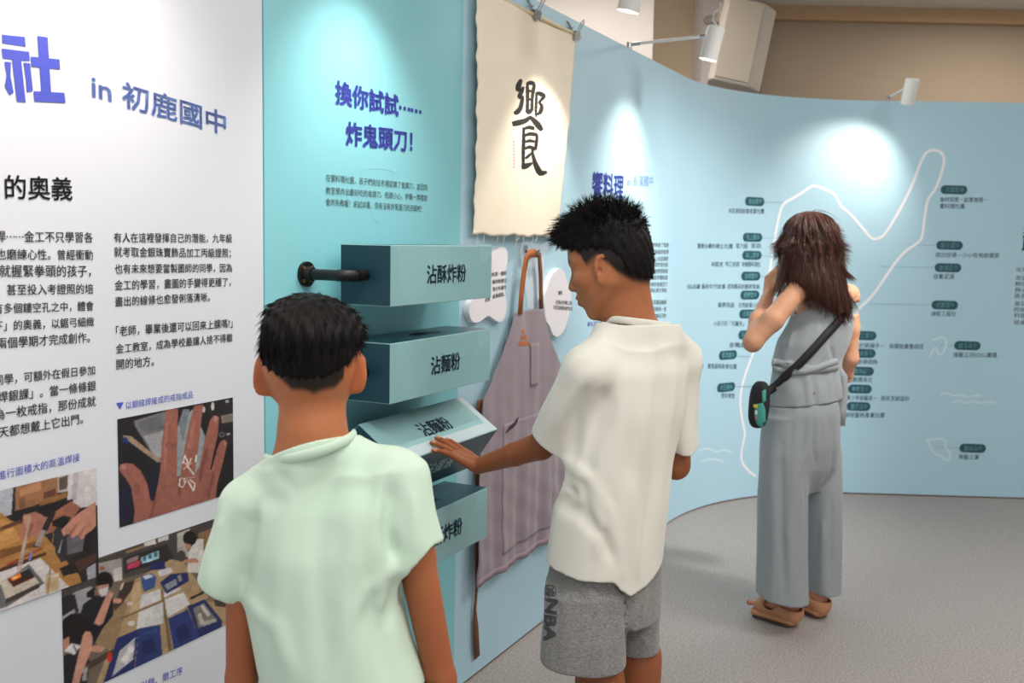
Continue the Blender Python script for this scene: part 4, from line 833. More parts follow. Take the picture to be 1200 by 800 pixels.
    def cut(s, p, n, k=0.0):
        """keep the side of the plane the normal points away from"""
        p = np.asarray(p, float); n = np.asarray(n, float); n = n / np.linalg.norm(n); x, y, z = s.grid((slice(None),) * 3)
        for i in range(len(s.ax[0])):
            v = ((s.ax[0][i] - p[0]) * n[0] + (y[0] - p[1]) * n[1] + (z[0] - p[2]) * n[2]).astype(np.float32); s.d[i] = np.maximum(s.d[i], v)
        return s
    def cut_local(s, p, n, c, r):
        """plane cut that only acts inside a ball"""
        p = np.asarray(p, float); n = np.asarray(n, float); n = n / np.linalg.norm(n); c = np.asarray(c, float); sl = s.sl(c - r, c + r)
        if sl is None: return s
        x, y, z = s.grid(sl); v = (x - p[0]) * n[0] + (y - p[1]) * n[1] + (z - p[2]) * n[2]; b = np.sqrt((x - c[0]) ** 2 + (y - c[1]) ** 2 + (z - c[2]) ** 2) - r
        s.d[sl] = np.maximum(s.d[sl], np.minimum(v, -b)).astype(np.float32); return s
    def value(s, pts):
        q = (np.asarray(pts) - s.lo) / s.h; i = np.clip(q.astype(int), 0, np.array(s.d.shape) - 2); f = q - i; r = 0
        for a in (0, 1):
            for b in (0, 1):
                for c in (0, 1): r = r + s.d[i[:, 0] + a, i[:, 1] + b, i[:, 2] + c] * (f[:, 0] if a else 1 - f[:, 0]) * (f[:, 1] if b else 1 - f[:, 1]) * (f[:, 2] if c else 1 - f[:, 2])
        return r
    def mesh(s, smooth=2):
        d = s.d.copy(); d[0] = d[-1] = .01; d[:, 0] = d[:, -1] = .01; d[:, :, 0] = d[:, :, -1] = .01
        d = np.where(np.abs(d) < 1e-7, 1e-7, d); ins = d < 0; nx, ny, nz = d.shape
        c = np.zeros((nx - 1, ny - 1, nz - 1), np.uint8)
        for a in (0, 1):
            for b in (0, 1):
                for e in (0, 1): c += ins[a:nx - 1 + a, b:ny - 1 + b, e:nz - 1 + e]
        I = np.argwhere((c > 0) & (c < 8)); ids = np.full(c.shape, -1, np.int32); ids[I[:, 0], I[:, 1], I[:, 2]] = np.arange(len(I))
        acc = np.zeros((len(I), 3)); cnt = np.zeros(len(I)); cor = [(a, b, e) for a in (0, 1) for b in (0, 1) for e in (0, 1)]
        val = {q: d[I[:, 0] + q[0], I[:, 1] + q[1], I[:, 2] + q[2]] for q in cor}
        for q in cor:
            for ax in range(3):
                if q[ax]: continue
                r = list(q); r[ax] = 1; r = tuple(r); v0, v1 = val[q], val[r]; m = (v0 < 0) != (v1 < 0); t = v0[m] / (v0[m] - v1[m])
                p = np.tile(np.array(q, float), (m.sum(), 1)); p[:, ax] = t; acc[m] += p; cnt[m] += 1
        V = s.lo + (I + acc / cnt[:, None]) * s.h; Q = []
        for ax in range(3):
            a0 = [slice(1, -1)] * 3; a0[ax] = slice(0, -1); a1 = [slice(1, -1)] * 3; a1[ax] = slice(1, None); i0 = ins[tuple(a0)]; i1 = ins[tuple(a1)]
            E = np.argwhere(i0 != i1); st = i0[E[:, 0], E[:, 1], E[:, 2]]; off = np.array([1, 1, 1]); off[ax] = 0; E = E + off
            u, w = (ax + 1) % 3, (ax + 2) % 3; eu = np.eye(3, dtype=int)[u]; ew = np.eye(3, dtype=int)[w]
            q = [ids[tuple((E + o).T)] for o in (-eu - ew, -ew, 0 * eu, -eu)]; F = np.stack(q, 1); F[~st] = F[~st][:, ::-1]; Q.append(F)
        Q = np.concatenate(Q); Q = Q[(Q >= 0).all(1)]
        for _ in range(smooth):
            sm = np.zeros_like(V); n = np.zeros(len(V))
            for k in range(4):
                for j in (k + 1, k + 3): sm += np.stack([np.bincount(Q[:, k], V[Q[:, j % 4], c3], len(V)) for c3 in range(3)], 1); n += np.bincount(Q[:, k], minlength=len(V))
            ok = n > 0; V[ok] = V[ok] * .5 + .5 * sm[ok] / n[ok][:, None]
        return V, Q
def tuck(V, f, gap=.009, skip=()):
    """keep what is worn underneath inside the cloth of garment f"""
    V = V.copy(); keep = f.d; free = np.zeros(len(V), bool)
    for a, b, r in skip:
        ab = b - a; h = np.clip(((V - a) @ ab) / (ab @ ab), 0, 1); free |= np.linalg.norm(V - a - h[:, None] * ab, axis=1) < r
    hi = np.array([f.ax[i][-1] for i in range(3)])
    def val(arr, p): f.d = arr; r = f.value(p); f.d = keep; return r
    for _ in range(3):
        I = np.where(~free & ((V > f.lo + f.h) & (V < hi - f.h)).all(1))[0]; p = V[I]; S = val(f.solid, p); m = S > -(f.t + gap); I, p, S = I[m], p[m], S[m]
        m = S < .09; I, p, S = I[m], p[m], S[m]
        if not len(I): break
        e = .006; G = np.stack([(val(f.solid, p + e * np.eye(3)[k]) - val(f.solid, p - e * np.eye(3)[k])) / (2 * e) for k in range(3)], 1); gl = np.linalg.norm(G, axis=1) + 1e-6; n = G / gl[:, None]
        sgl = np.clip(gl, .35, 3); q = p + n * ((-f.t / 2 - S) / sgl)[:, None]; cov = val(keep, q) < .0012
        V[I[cov]] = (p + n * ((-(f.t + gap) - S) / sgl)[:, None])[cov]
    return V
def net_obj(name, V, Q, material, parent=None, cols=None):
    me = bpy.data.meshes.new(name); me.vertices.add(len(V)); me.vertices.foreach_set('co', V.astype(np.float32).ravel())
    me.loops.add(len(Q) * 4); me.loops.foreach_set('vertex_index', Q.astype(np.int32).ravel()); me.polygons.add(len(Q)); me.polygons.foreach_set('loop_start', np.arange(len(Q), dtype=np.int32) * 4)
    me.update(calc_edges=True); me.validate()
    if cols is not None: set_colors(me, cols)
    return link_mesh(name, me, material, parent, True)
def nrm(v): v = np.asarray(v, float); return v / np.linalg.norm(v)
def strands(roots, fn, n, r0, seg, name, material, parent, base=None):
    """many tapered three-sided hairs; fn(root index) -> list of points"""
    vs, fs = [], []
    for k in range(n):
        pts, rad = fn(k); m = len(pts); b = len(vs); s = None
        for i in range(m):
            t = nrm(pts[min(i + 1, m - 1)] - pts[max(i - 1, 0)] + 1e-9); a = np.array([0, 0, 1.]) if abs(t[2]) < .9 else np.array([1., 0, 0]); s = nrm(np.cross(t, a)); q = np.cross(t, s)
            r = rad * (1 - .85 * (i / (m - 1)) ** 1.5)
            for c in range(3): an = c * 2.0944; vs.append(pts[i] + (s * math.cos(an) + q * math.sin(an)) * r)
        for i in range(m - 1):
            for c in range(3): fs.append((b + i * 3 + c, b + i * 3 + (c + 1) % 3, b + i * 3 + 3 + (c + 1) % 3, b + i * 3 + 3 + c))
    return vs, fs
def hair_obj(name, V, Q, vs, fs, material, parent):
    n = len(V); me = bpy.data.meshes.new(name); me.from_pydata(np.vstack([V, np.array(vs)]).tolist(), [], [tuple(map(int, q)) for q in Q] + [tuple(i + n for i in f) for f in fs]); me.update()
    return link_mesh(name, me, material, parent, True)
def surface_samples(V, Q, n, g, keep=None):
    c = V[Q].mean(1); nr = np.cross(V[Q[:, 2]] - V[Q[:, 0]], V[Q[:, 3]] - V[Q[:, 1]]); nr /= np.linalg.norm(nr, axis=1)[:, None] + 1e-12
    ix = np.arange(len(Q)) if keep is None else np.where(keep(c, nr))[0]
    s = g.choice(ix, n); return c[s], nr[s]
def capsule_hand(f, wrist, side, fwd, up, size, curl, thumb, k=.006, sp=.07, wd=1.0):
    """hand: wrist point, side = towards the thumb, fwd = along the fingers, up = out of the back of the hand; curl per finger (index..little) in radians"""
    side, fwd, up = nrm(side), nrm(fwd), nrm(up); S = size / .18
    palm0 = wrist + fwd * .012 * S; palm1 = wrist + fwd * .078 * S
    for t, w in ((-.028, 1), (-.010, 1), (.010, 1), (.027, 1)):
        f.cone(palm0 + side * t * .62 * wd * S, .0155 * S, palm1 + side * t * wd * S, .0125 * S, .012)
    f.ell(wrist + fwd * .04 * S - up * .008 * S + side * .02 * S, (.03 * S, .018 * S, .014 * S), [fwd, side, up], .012)
    base = [(.029, .082), (.010, .088), (-.010, .084), (-.028, .074)]; lens = [(.042, .024, .020), (.046, .028, .021), (.042, .026, .020), (.033, .019, .018)]; rad = [.0088, .0090, .0085, .0075]; tips = []
    for i in range(4):
        p = wrist + side * base[i][0] * wd * S + fwd * base[i][1] * S; ang = 0; spread = side * (sp * (1.5 - i)); r = rad[i] * S * (1 + .6 * (wd - 1))
        q = p - fwd * .02 * S
        f.cone(q, r * 1.15, p, r * 1.12, k)
        for j in range(3):
            ang += curl[i][j] if hasattr(curl[i], '__len__') else curl[i] * (.8, 1.1, .7)[j]; dr = nrm((fwd + spread) * math.cos(ang) - up * math.sin(ang)); e = p + dr * lens[i][j] * S
            f.cone(p, r * (1.08 - .07 * j), e, r * (1.0 - .09 * j), k * .6); p = e; r *= .96
        tips.append((p, dr, r))
    tb = wrist + side * .024 * S + fwd * .022 * S - up * .004 * S; r = .0115 * S; p = tb
    for (dv, ln, rr) in zip(thumb, (.040, .032, .026), (.0125, .0105, .0092)):
        dv = nrm(side * dv[0] + fwd * dv[1] + up * dv[2]); e = p + dv * ln * S; f.cone(p, rr * 1.06 * S, e, rr * .96 * S, k); p = e
    return tips
# ------------------------------------------------------------------ people
M['skin_boy'] = attr_mat('skin_tan', 0.5, 0.03, 90, sss=0.12, bump=.06, bscale=900, spec=.35)
M['hair_black'] = mat('hair_black', (15, 12, 12), 0.6, 0.1, 80, spec=.18)
M['mint_cotton'] = mat('mint_cotton', (205, 228, 209), 0.9, 0.012, 9, bump=.10, bscale=700, sheen=.15)
M['white_cotton'] = mat('white_cotton', (226, 224, 214), 0.9, 0.012, 9, bump=.10, bscale=700, sheen=.15)
M['black_cloth'] = mat('black_cloth', (28, 28, 32), .9)
M['shoe_grey'] = mat('shoe_grey', (92, 94, 100), .7); M['shoe_sole'] = mat('shoe_sole', (222, 220, 214), .7)
def heather():
    m, nt, b = new_mat('grey_heather'); N, L = nt.nodes.new, nt.links.new
    tc = N('ShaderNodeTexCoord'); mp = N('ShaderNodeMapping'); mp.inputs['Scale'].default_value = (1, 1, 3.2); L(tc.outputs['Object'], mp.inputs[0])
    n1 = N('ShaderNodeTexNoise'); n1.inputs['Scale'].default_value = 150; n1.inputs['Detail'].default_value = 5; n1.inputs['Roughness'].default_value = .8; L(mp.outputs[0], n1.inputs['Vector'])
    r = N('ShaderNodeValToRGB'); r.color_ramp.elements[0].position = .36; r.color_ramp.elements[1].position = .66; r.color_ramp.elements[0].color = rgba((98, 98, 97)); r.color_ramp.elements[1].color = rgba((158, 157, 154)); L(n1.outputs['Fac'], r.inputs[0]); L(r.outputs[0], b.inputs['Base Color'])
    b.inputs['Roughness'].default_value = .92; b.inputs['Sheen Weight'].default_value = .2
    bp = N('ShaderNodeBump'); bp.inputs['Strength'].default_value = .12; bp.inputs['Distance'].default_value = .002; L(n1.outputs['Fac'], bp.inputs['Height']); L(bp.outputs[0], b.inputs['Normal'])
    return m
M['grey_heather'] = heather()
def row(py, xl, xr, D, b, dd=0.0, yaw=0.0):
    l, r = P(xl, py, D + dd), P(xr, py, D + dd); c = (l + r) / 2; h = np.linalg.norm(r - l) / 2; k = b / h if b < 5 else .6
    a = h / math.sqrt(math.cos(yaw) ** 2 + (min(k, 1.2) * math.sin(yaw)) ** 2); return (c[2], c[0], c[1], a, a * k if yaw else b, yaw)
def fsurf(f, px, py, d0, d1, n=90):
    ds = np.linspace(d0, d1, n); pts = np.array([P(px, py, d) for d in ds]); v = f.value(pts); w = np.where(v < 0)[0]
    return pts[w[0]] if len(w) else pts[n // 2]
def folds(f, lst, d0, d1):
    """folds given along photo pixels: (points, height in metres, width in metres)"""
    todo = [([fsurf(f, x, y, d0, d1) for x, y in pts], amp, wid) for pts, amp, wid in lst]
    for pts, amp, wid in todo: f.fold(pts, amp * 1.35, wid)
def smooth01(x): x = np.clip(x, 0, 1); return x * x * (3 - 2 * x)
def ring_tube(name, pts, r, material, parent, closed=True, n=10, flat=None):
    q = np.array(pts, float)
    for _ in range(3):
        m2 = []
        for i in range(len(q) if closed else len(q) - 1): a, b = q[i], q[(i + 1) % len(q)]; m2 += [a * .75 + b * .25, a * .25 + b * .75]
        q = np.array(m2)
    vs, fs = [], []; k = len(q)
    for i in range(k):
        t = nrm(q[(i + 1) % k] - q[i - 1]) if closed or 0 < i < k - 1 else nrm(q[min(i + 1, k - 1)] - q[max(i - 1, 0)]); s = nrm(np.cross(t, [0, 0, 1.])); w = np.cross(s, t)
        for c in range(n): an = c / n * 2 * math.pi; vs.append(q[i] + s * math.cos(an) * r + w * math.sin(an) * (flat or r))
    for i in range(k if closed else k - 1):
        j = (i + 1) % k
        for c in range(n): fs.append((i * n + c, i * n + (c + 1) % n, j * n + (c + 1) % n, j * n + c))
    return pymesh(name, vs, fs, material, parent, True, fix=True)
def shoe(f, heel, fwd, L=.24, h=.07, w=.043):
    heel = np.asarray(heel, float); fwd = nrm(fwd); s = np.array([fwd[1], -fwd[0], 0]); z = np.array([0, 0, 1.])
    f.econe(heel + fwd * .04 + z * .045, (w * .85, .045), heel + fwd * (L - .05) + z * .032, (w, .032), s, .02)
    f.cone(heel + fwd * .035 + z * .05, .04, heel + fwd * .06 + z * (h + .02), .042, .02)
def sole(f, heel, fwd, L=.25, w=.046):
    heel = np.asarray(heel, float); fwd = nrm(fwd); s = np.array([fwd[1], -fwd[0], 0]); z = np.array([0, 0, 1.])
    f.econe(heel + fwd * .035 + z * .016, (w * .85, .016), heel + fwd * (L - .045) + z * .016, (w * 1.05, .016), s, .01)

# ================================================================= the nearer boy, back to us
D1 = 1.62
Q1 = lambda x, y, d=0.0: P(x, y, D1 + d)
SKIN1, SKIN1B = (186, 116, 76), (160, 92, 58)
boy = empty('person', (Q1(385, 800)[0], Q1(385, 800)[1], 0), 'boy with short black hair in a mint green t-shirt, seen from behind', 'person')
fl = Q1(230, 340, -.16); fh = Q1(540, 340, .26)
b1 = Field((Q1(225, 400)[0], D1 - .30, 0.0), (Q1(560, 400)[0], D1 + .28, Q1(360, 335)[2] + .03), .0038)
# head, seen from behind
C1 = Q1(362, 405, .02)
b1.ell(C1, (.0775, .092, .078)).ell(Q1(363, 425, .045), (.066, .062, .075)).ell(Q1(364, 428, -.02), (.070, .062, .066), k=.02)
b1.cone(Q1(362, 462, .085), .024, Q1(362, 448, .06), .045, .03).cone(Q1(338, 455, .03), .026, Q1(357, 466, .085), .02).cone(Q1(388, 452, .03), .026, Q1(368, 466, .085), .02)
b1.cone(Q1(362, 428, .112), .009, Q1(362, 440, .128), .011, .012).ell(Q1(362, 453, .112), (.022, .01, .010), k=.012)
b1.cone(Q1(367, 462, .0), .0485, Q1(366, 505, -.01), .0475, .03).cone(Q1(366, 505, -.01), .048, Q1(364, 548, .0), .056, .03)
b1.cone(Q1(363, 540, -.005), .040, Q1(300, 582, 0), .030, .03).cone(Q1(368, 535, -.005), .040, Q1(462, 560, 0), .030, .03)
for sx in (-1, 1):
    xe = 363 + sx * 22; b1.cone(Q1(363 + sx * 8, 409, .108), .008, Q1(363 + sx * 36, 408, .090), .010, .012); b1.ell(Q1(xe, 418, .112), (.015, .011, .009), k=.008, sub=True); b1.ell(Q1(xe, 418, .092), (.013, .013, .011), k=.003); b1.ell(Q1(363 + sx * 28, 434, .085), (.02, .02, .02), k=.02); b1.ell(Q1(363 + sx * 7, 441, .116), (.008, .008, .006), k=.006)
b1.ell(Q1(362, 450.5, .1185), (.020, .008, .0055), k=.005); b1.ell(Q1(362, 457, .1165), (.018, .008, .0060), k=.005); b1.ell(Q1(362, 453.8, .127), (.021, .006, .0016), k=.003, sub=True); b1.ell(Q1(362, 470, .098), (.018, .014, .012), k=.015)
for (x, y, sg) in ((306.5, 441, -1), (421.5, 437.5, 1)):
    o = nrm([sg * .80, -.55, .08]); up_ = nrm([sg * .18, .0, 1]); fr = np.cross(up_, o)
    b1.ell(Q1(x, y, .012), (.0150, .0065, .0305), [o, np.cross(up_, o), up_], .010); b1.cone(Q1(x - sg * 2, y - 14, .012), .0075, Q1(x - sg * 7, y + 16, .012), .006, .012)
    b1.ell(Q1(x + sg * 1, y - 1, .024), (.010, .008, .018), [o, np.cross(up_, o), up_], .006, sub=True)
b1.stack([row(560, 305, 470, D1, .055), row(600, 300, 470, D1, .07), row(700, 305, 458, D1, .078), row(800, 325, 480, D1, .078), row(900, 325, 498, D1, .08)], .03)
def arm1(pts): b1.chain([(Q1(*p[:3]), p[3]) for p in pts], .010)
arm1([(296, 590, 0, .037), (286, 690, .0, .0285), (283, 795, .01, .0245)]); arm1([(283, 795, .01, .0245), (286, 850, .04, .0245), (292, 935, .09, .0185)])
arm1([(468, 565, 0, .037), (487, 650, 0, .031), (516, 795, .01, .0250)]); arm1([(516, 795, .01, .0250), (520, 850, .04, .0245), (522, 940, .09, .0185)])
capsule_hand(b1, Q1(292, 935, .09), [.25, .9, .1], [.05, .3, -1], [-1, .2, 0], .155, [.35, .4, .45, .5], [(.5, .8, -.1), (.2, 1, -.1), (0, 1, -.15)])
capsule_hand(b1, Q1(522, 940, .09), [-.25, .9, .1], [0, .3, -1], [1, .2, 0], .155, [.35, .4, .45, .5], [(.5, .8, -.1), (.2, 1, -.1), (0, 1, -.15)])
hipL, hipR = Q1(372, 900), Q1(452, 900)
def dn(p, z, dx=0, dy=0): return np.array([p[0] + dx, p[1] + dy, z])
for h in (hipL, hipR):
    sg = -1 if h is hipL else 1
    b1.chain([(dn(h, .66), .068), (dn(h, .37, sg * .012), .048), (dn(h, .33, sg * .012), .046)]).chain([(dn(h, .37, sg * .012), .048), (dn(h, .27, sg * .015, -.015), .047), (dn(h, .07, sg * .018, -.005), .032)])
    b1.econe(dn(h, .045, sg * .018, -.02), (.028, .03), dn(h, .03, sg * .03, .13), (.036, .018), (1, 0, 0))
V, Qd = b1.mesh(1)
x, y = proj(V); near = V[:, 1] < C1[1] + .03
c = np.tile(lin(SKIN1), (len(V), 1)); dk = smooth01((Q1(360, 560)[2] - V[:, 2]) / .25); c = c * (1 - dk[:, None]) + lin(SKIN1B) * dk[:, None]
ear = (np.abs(V[:, 0] - C1[0]) > .070) & (V[:, 2] > Q1(362, 470)[2]); c[ear] = lin((190, 108, 66))
hl = np.interp(x, [300, 312, 325, 342, 358, 368, 378, 392, 405, 414, 425], [402, 424, 440, 456, 457, 461, 457, 454, 441, 424, 402])
w = smooth01((hl + 5 - y) / 9) * (V[:, 2] > Q1(362, 465)[2]) * smooth01((C1[1] + .05 - V[:, 1]) / .02) * (~ear)
c = c * (1 - w[:, None]) + lin((38, 29, 25)) * w[:, None]
fr_ = V[:, 1] > C1[1] + .06; ax_ = np.abs(V[:, 0] - C1[0] - .001); zb_ = V[:, 2] - Q1(363, 407, .1)[2]
for (m_, col, amt) in ((fr_ & (np.abs(zb_ - .004 * np.sin(ax_ * 60)) < .0045) & (ax_ > .010) & (ax_ < .048), (28, 22, 20), .85), (fr_ & (np.abs(V[:, 2] - Q1(362, 454, .12)[2]) < .010) & (ax_ < .021), (176, 92, 80), .55), (fr_ & (((ax_ - .030) / .011) ** 2 + ((V[:, 2] - Q1(363, 418, .1)[2]) / .0045) ** 2 < 1), (24, 18, 18), .9)):
    c[m_] = c[m_] * (1 - amt) + lin(col) * amt
BODY1 = (V, Qd, c)
# hair: short sides, fuller top
hf = Field(Q1(290, 480, -.13) - [0, .02, 0], [Q1(435, 400, 0)[0], D1 + .16, Q1(360, 336)[2] + .02], .003)
hf.ell(C1 + [0, -.004, .006], (.0865, .100, .080)); hf.ell(Q1(362, 396, 0), (.0865, .098, .062), k=.015); hf.ell(Q1(364, 425, -.022), (.0725, .064, .046), k=.015)
nrm_cut = nrm([0, .50, -1])
hf.cut(Q1(363, 443, -.075), [0, .62, -.80]); hf.cut(Q1(363, 398, .112), [0, .80, -.60]); hf.ell(Q1(363, 432, .10), (.082, .055, .075), k=.01, sub=True)
for (ex, ey) in ((306, 446), (421, 442)): hf.ell(Q1(ex, ey, .02), (.026, .05, .036), k=.008, sub=True)
hf.ripple(lambda X, Y, Z: .0011 * np.sin(X * 260 + Z * 40) * np.sin(Y * 210) + .0008 * np.sin(X * 520 + 1.3))
HV, HQ = hf.mesh(1)
g = np.random.default_rng(11); crown = Q1(366, 352, -.02)
rp, rn = surface_samples(HV, HQ, 5200, g, lambda c, n: (c[:, 2] > Q1(363, 455)[2]))
def hair1(k):
    p, n = rp[k], rn[k]; d = p - crown; d = d - n * (d @ n); d = nrm(d + 1e-6) ; L0 = g.uniform(.010, .021) * (1.0 if p[2] > Q1(362, 408)[2] else .25)
    pts = []
    for i in range(4):
        t = i / 3; pts.append(p - n * .002 + d * L0 * t + n * (.0016 * math.sin(t * 2.6) + .0004) + np.array([0, 0, -.30 * L0 * t * t]) + g.normal(0, .0003, 3))
    return pts, .0008
vs, fs = strands(None, hair1, 5200, .0007, 4, '', None, None)
hair_obj('hair', HV, HQ, vs, fs, M['hair_black'], boy)
# t-shirt
sf = Field((Q1(222, 400)[0], D1 - .22, Q1(380, 830)[2]), (Q1(530, 400)[0], D1 + .19, Q1(400, 490)[2]), .0036)
sf.stack([row(552, 306, 474, D1, .055), row(585, 284, 487, D1, .080), row(640, 284, 480, D1, .094), row(700, 289, 470, D1, .094), row(760, 303, 487, D1, .097), row(835, 317, 508, D1, .10)], .03)
sf.cone(Q1(350, 556, -.005), .040, Q1(290, 589, 0), .036, .03).cone(Q1(395, 540, -.005), .040, Q1(468, 556, 0), .040, .03).cone(Q1(352, 552, -.005), .046, Q1(392, 541, -.005), .046, .03).cone(Q1(363, 512, -.012), .0645, Q1(364, 560, -.005), .070, .02)
sf.econe(Q1(293, 591, 0), (.042, .05), Q1(251, 700, 0), (.034, .048), CR, .028); sf.econe(Q1(468, 562, 0), (.044, .05), Q1(494, 655, 0), (.046, .053), CR, .028)
folds(sf, [([(352, 560), (330, 640), (325, 720), (335, 800)], .004, .018), ([(382, 545), (372, 650), (384, 800)], -.004, .016), ([(410, 545), (412, 620), (405, 700), (420, 800)], .005, .016),
           ([(458, 565), (452, 620), (462, 655)], -.007, .012), ([(448, 560), (440, 640), (452, 740)], .004, .012), ([(300, 595), (290, 650), (287, 690)], -.007, .012), ([(292, 705), (325, 735), (345, 790)], .004, .013), ([(470, 680), (450, 740), (455, 800)], -.005, .013), ([(468, 660), (430, 690), (400, 740)], .004, .012),
           ([(480, 570), (486, 610), (488, 650)], .004, .012), ([(262, 600), (250, 650), (246, 690)], .004, .012), ([(320, 545), (350, 575), (385, 560), (420, 530)], -.002, .012)], D1 - .2, D1 + .1)
sf.ripple(lambda X, Y, Z: .0022 * np.sin(X * 42 + Z * 9 + 1.2 * np.sin(Z * 13)) + .0008 * np.sin(X * 95 - Z * 22))
sf.shell(.0105)
npl = nrm(np.cross(Q1(412, 507, 0) - Q1(313, 536, 0), Q1(363, 543, .07) - Q1(363, 527, -.07))); npl = npl * np.sign(npl[2])
sf.cut_local(Q1(363, 526, -.005), npl, Q1(363, 498, 0), .092)
aL = nrm(Q1(251, 700, 0) - Q1(293, 591, 0)); aR = nrm(Q1(494, 655, 0) - Q1(468, 562, 0))
sf.cut_local(Q1(250, 686, 0), nrm(aL + CR * -.25), Q1(243, 715, 0), .075); sf.cut_local(Q1(490, 637, 0), nrm(aR - CR * .12 - np.array([0, 0, .1])), Q1(517, 682, 0), .074)
sf.cut(Q1(420, 806, 0), nrm([.12, 0, -1]))
V, Qd = sf.mesh(2); net_obj('t_shirt', V, Qd, M['mint_cotton'], boy); SHIRT1 = sf
cp = []
for k in range(24):
    a = k / 24 * 2 * math.pi; xx = 363 + 52 * math.cos(a); back = -math.sin(a)
    yy = 522 - 14.5 * math.cos(a) + (10 * max(0, back) if back > 0 else 16 * -back); cp.append(Q1(xx, yy, -.071 * back - .008))
ring_tube('collar', cp, .0048, M['mint_cotton'], boy, flat=.0085)
# shorts and shoes (below the picture)
of = Field((hipL[0] - .14, D1 - .27, .36), (hipR[0] + .14, D1 + .19, .82), .006)
of.stack([(.80, (hipL[0] + hipR[0]) / 2, hipL[1], .135, .098, 0), (.66, (hipL[0] + hipR[0]) / 2, hipL[1], .15, .108, 0), (.58, (hipL[0] + hipR[0]) / 2, hipL[1], .14, .1, 0)])
for h, sg in ((hipL, -1), (hipR, 1)): of.econe(dn(h, .64), (.078, .09), dn(h, .38, sg * .014), (.076, .082), (1, 0, 0), .03)
of.shell(.01).cut((0, 0, .42), (0, 0, -1)).cut((0, 0, .79), (0, 0, 1)); V, Qd = of.mesh(1); net_obj('shorts', tuck(V, SHIRT1), Qd, M['black_cloth'], boy)
SK1 = [(Q1(283, 702), Q1(283, 800, .02), .046), (Q1(283, 800, .02), Q1(292, 1050, .12), .075), (Q1(488, 655), Q1(517, 800, .02), .046), (Q1(517, 800, .02), Q1(522, 1060, .12), .075), (Q1(367, 455), Q1(364, 512, -.01), .075)]
net_obj('body', tuck(tuck(BODY1[0], SHIRT1, skip=SK1), of, skip=SK1), BODY1[1], M['skin_boy'], boy, BODY1[2])
for h, sg in ((hipL, -1), (hipR, 1)):
    hp = dn(h, 0, sg * .018, -.06); s1 = Field(hp + [-.08, -.04, -.01], hp + [.12, .28, .13], .005); shoe(s1, hp, [sg * .1, 1, 0], .235); V, Qd = s1.mesh(1); so = net_obj('shoe', V, Qd, M['shoe_grey'], boy)
    s2 = Field(hp + [-.08, -.04, -.006], hp + [.12, .28, .06], .005); sole(s2, hp, [sg * .1, 1, 0], .245); V, Qd = s2.mesh(1); net_obj('shoe_sole', V, Qd, M['shoe_sole'], so)
# ================================================================= the taller boy, turning the tilted box
D2 = 2.32
Q2 = lambda x, y, d=0.0: P(x, y, D2 + d)
boy2 = empty('person', (Q2(715, 780)[0], Q2(715, 780)[1], 0), 'boy in a white t-shirt and grey shorts reaching out to the tilted box', 'person')
hF = nrm([-.87, .43, -.24]); hU = nrm(np.array([0, 0, 1.]) - hF * hF[2]); hL = np.cross(hU, hF)
C2 = Q2(713, 292, .01); H3 = lambda a, l, b: C2 + hF * a + hL * l + hU * b; HF = [hF, hL, hU]
b2 = Field((Q2(490, 500, .4)[0] - .02, D2 - .34, 0), (Q2(822, 500, .1)[0], D2 + .45, C2[2] + .12), .0029)
b2.ell(C2, (.094, .074, .086), HF).ell(H3(.035, 0, -.005), (.056, .064, .060), HF, .02).ell(H3(.034, 0, -.068), (.054, .056, .070), HF, .02).ell(H3(-.03, 0, -.03), (.06, .066, .055), HF, .02)
b2.cone(H3(.066, 0, -.137), .0155, H3(.045, 0, -.122), .024, .02)
for s in (1, -1):
    b2.cone(H3(-.004, s * .049, -.074), .021, H3(.055, s * .016, -.134), .016, .022); b2.ell(H3(.056, s * .040, -.057), (.026, .020, .020), HF, .02)
    b2.cone(H3(.087, s * .010, -.014), .009, H3(.066, s * .046, -.014), .011, .014)
b2.cone(H3(.088, 0, -.028), .0085, H3(.106, 0, -.068), .0110, .012); b2.ell(H3(.095, .011, -.072), (.010, .008, .007), HF, .008).ell(H3(.095, -.011, -.072), (.010, .008, .007), HF, .008)
b2.ell(H3(.077, 0, -.098), (.019, .028, .026), HF, .014)
for s in (1, -1): b2.ell(H3(.089, s * .031, -.037), (.013, .016, .010), HF, .010, sub=True); b2.ell(H3(.074, s * .031, -.038), (.0125, .014, .0115), HF, .004)
b2.ell(H3(.093, 0, -.0955), (.0090, .021, .0065), HF, .006).ell(H3(.0900, 0, -.1095), (.0100, .019, .0075), HF, .005); b2.ell(H3(.104, 0, -.1024), (.006, .022, .0016), HF, .003, sub=True)
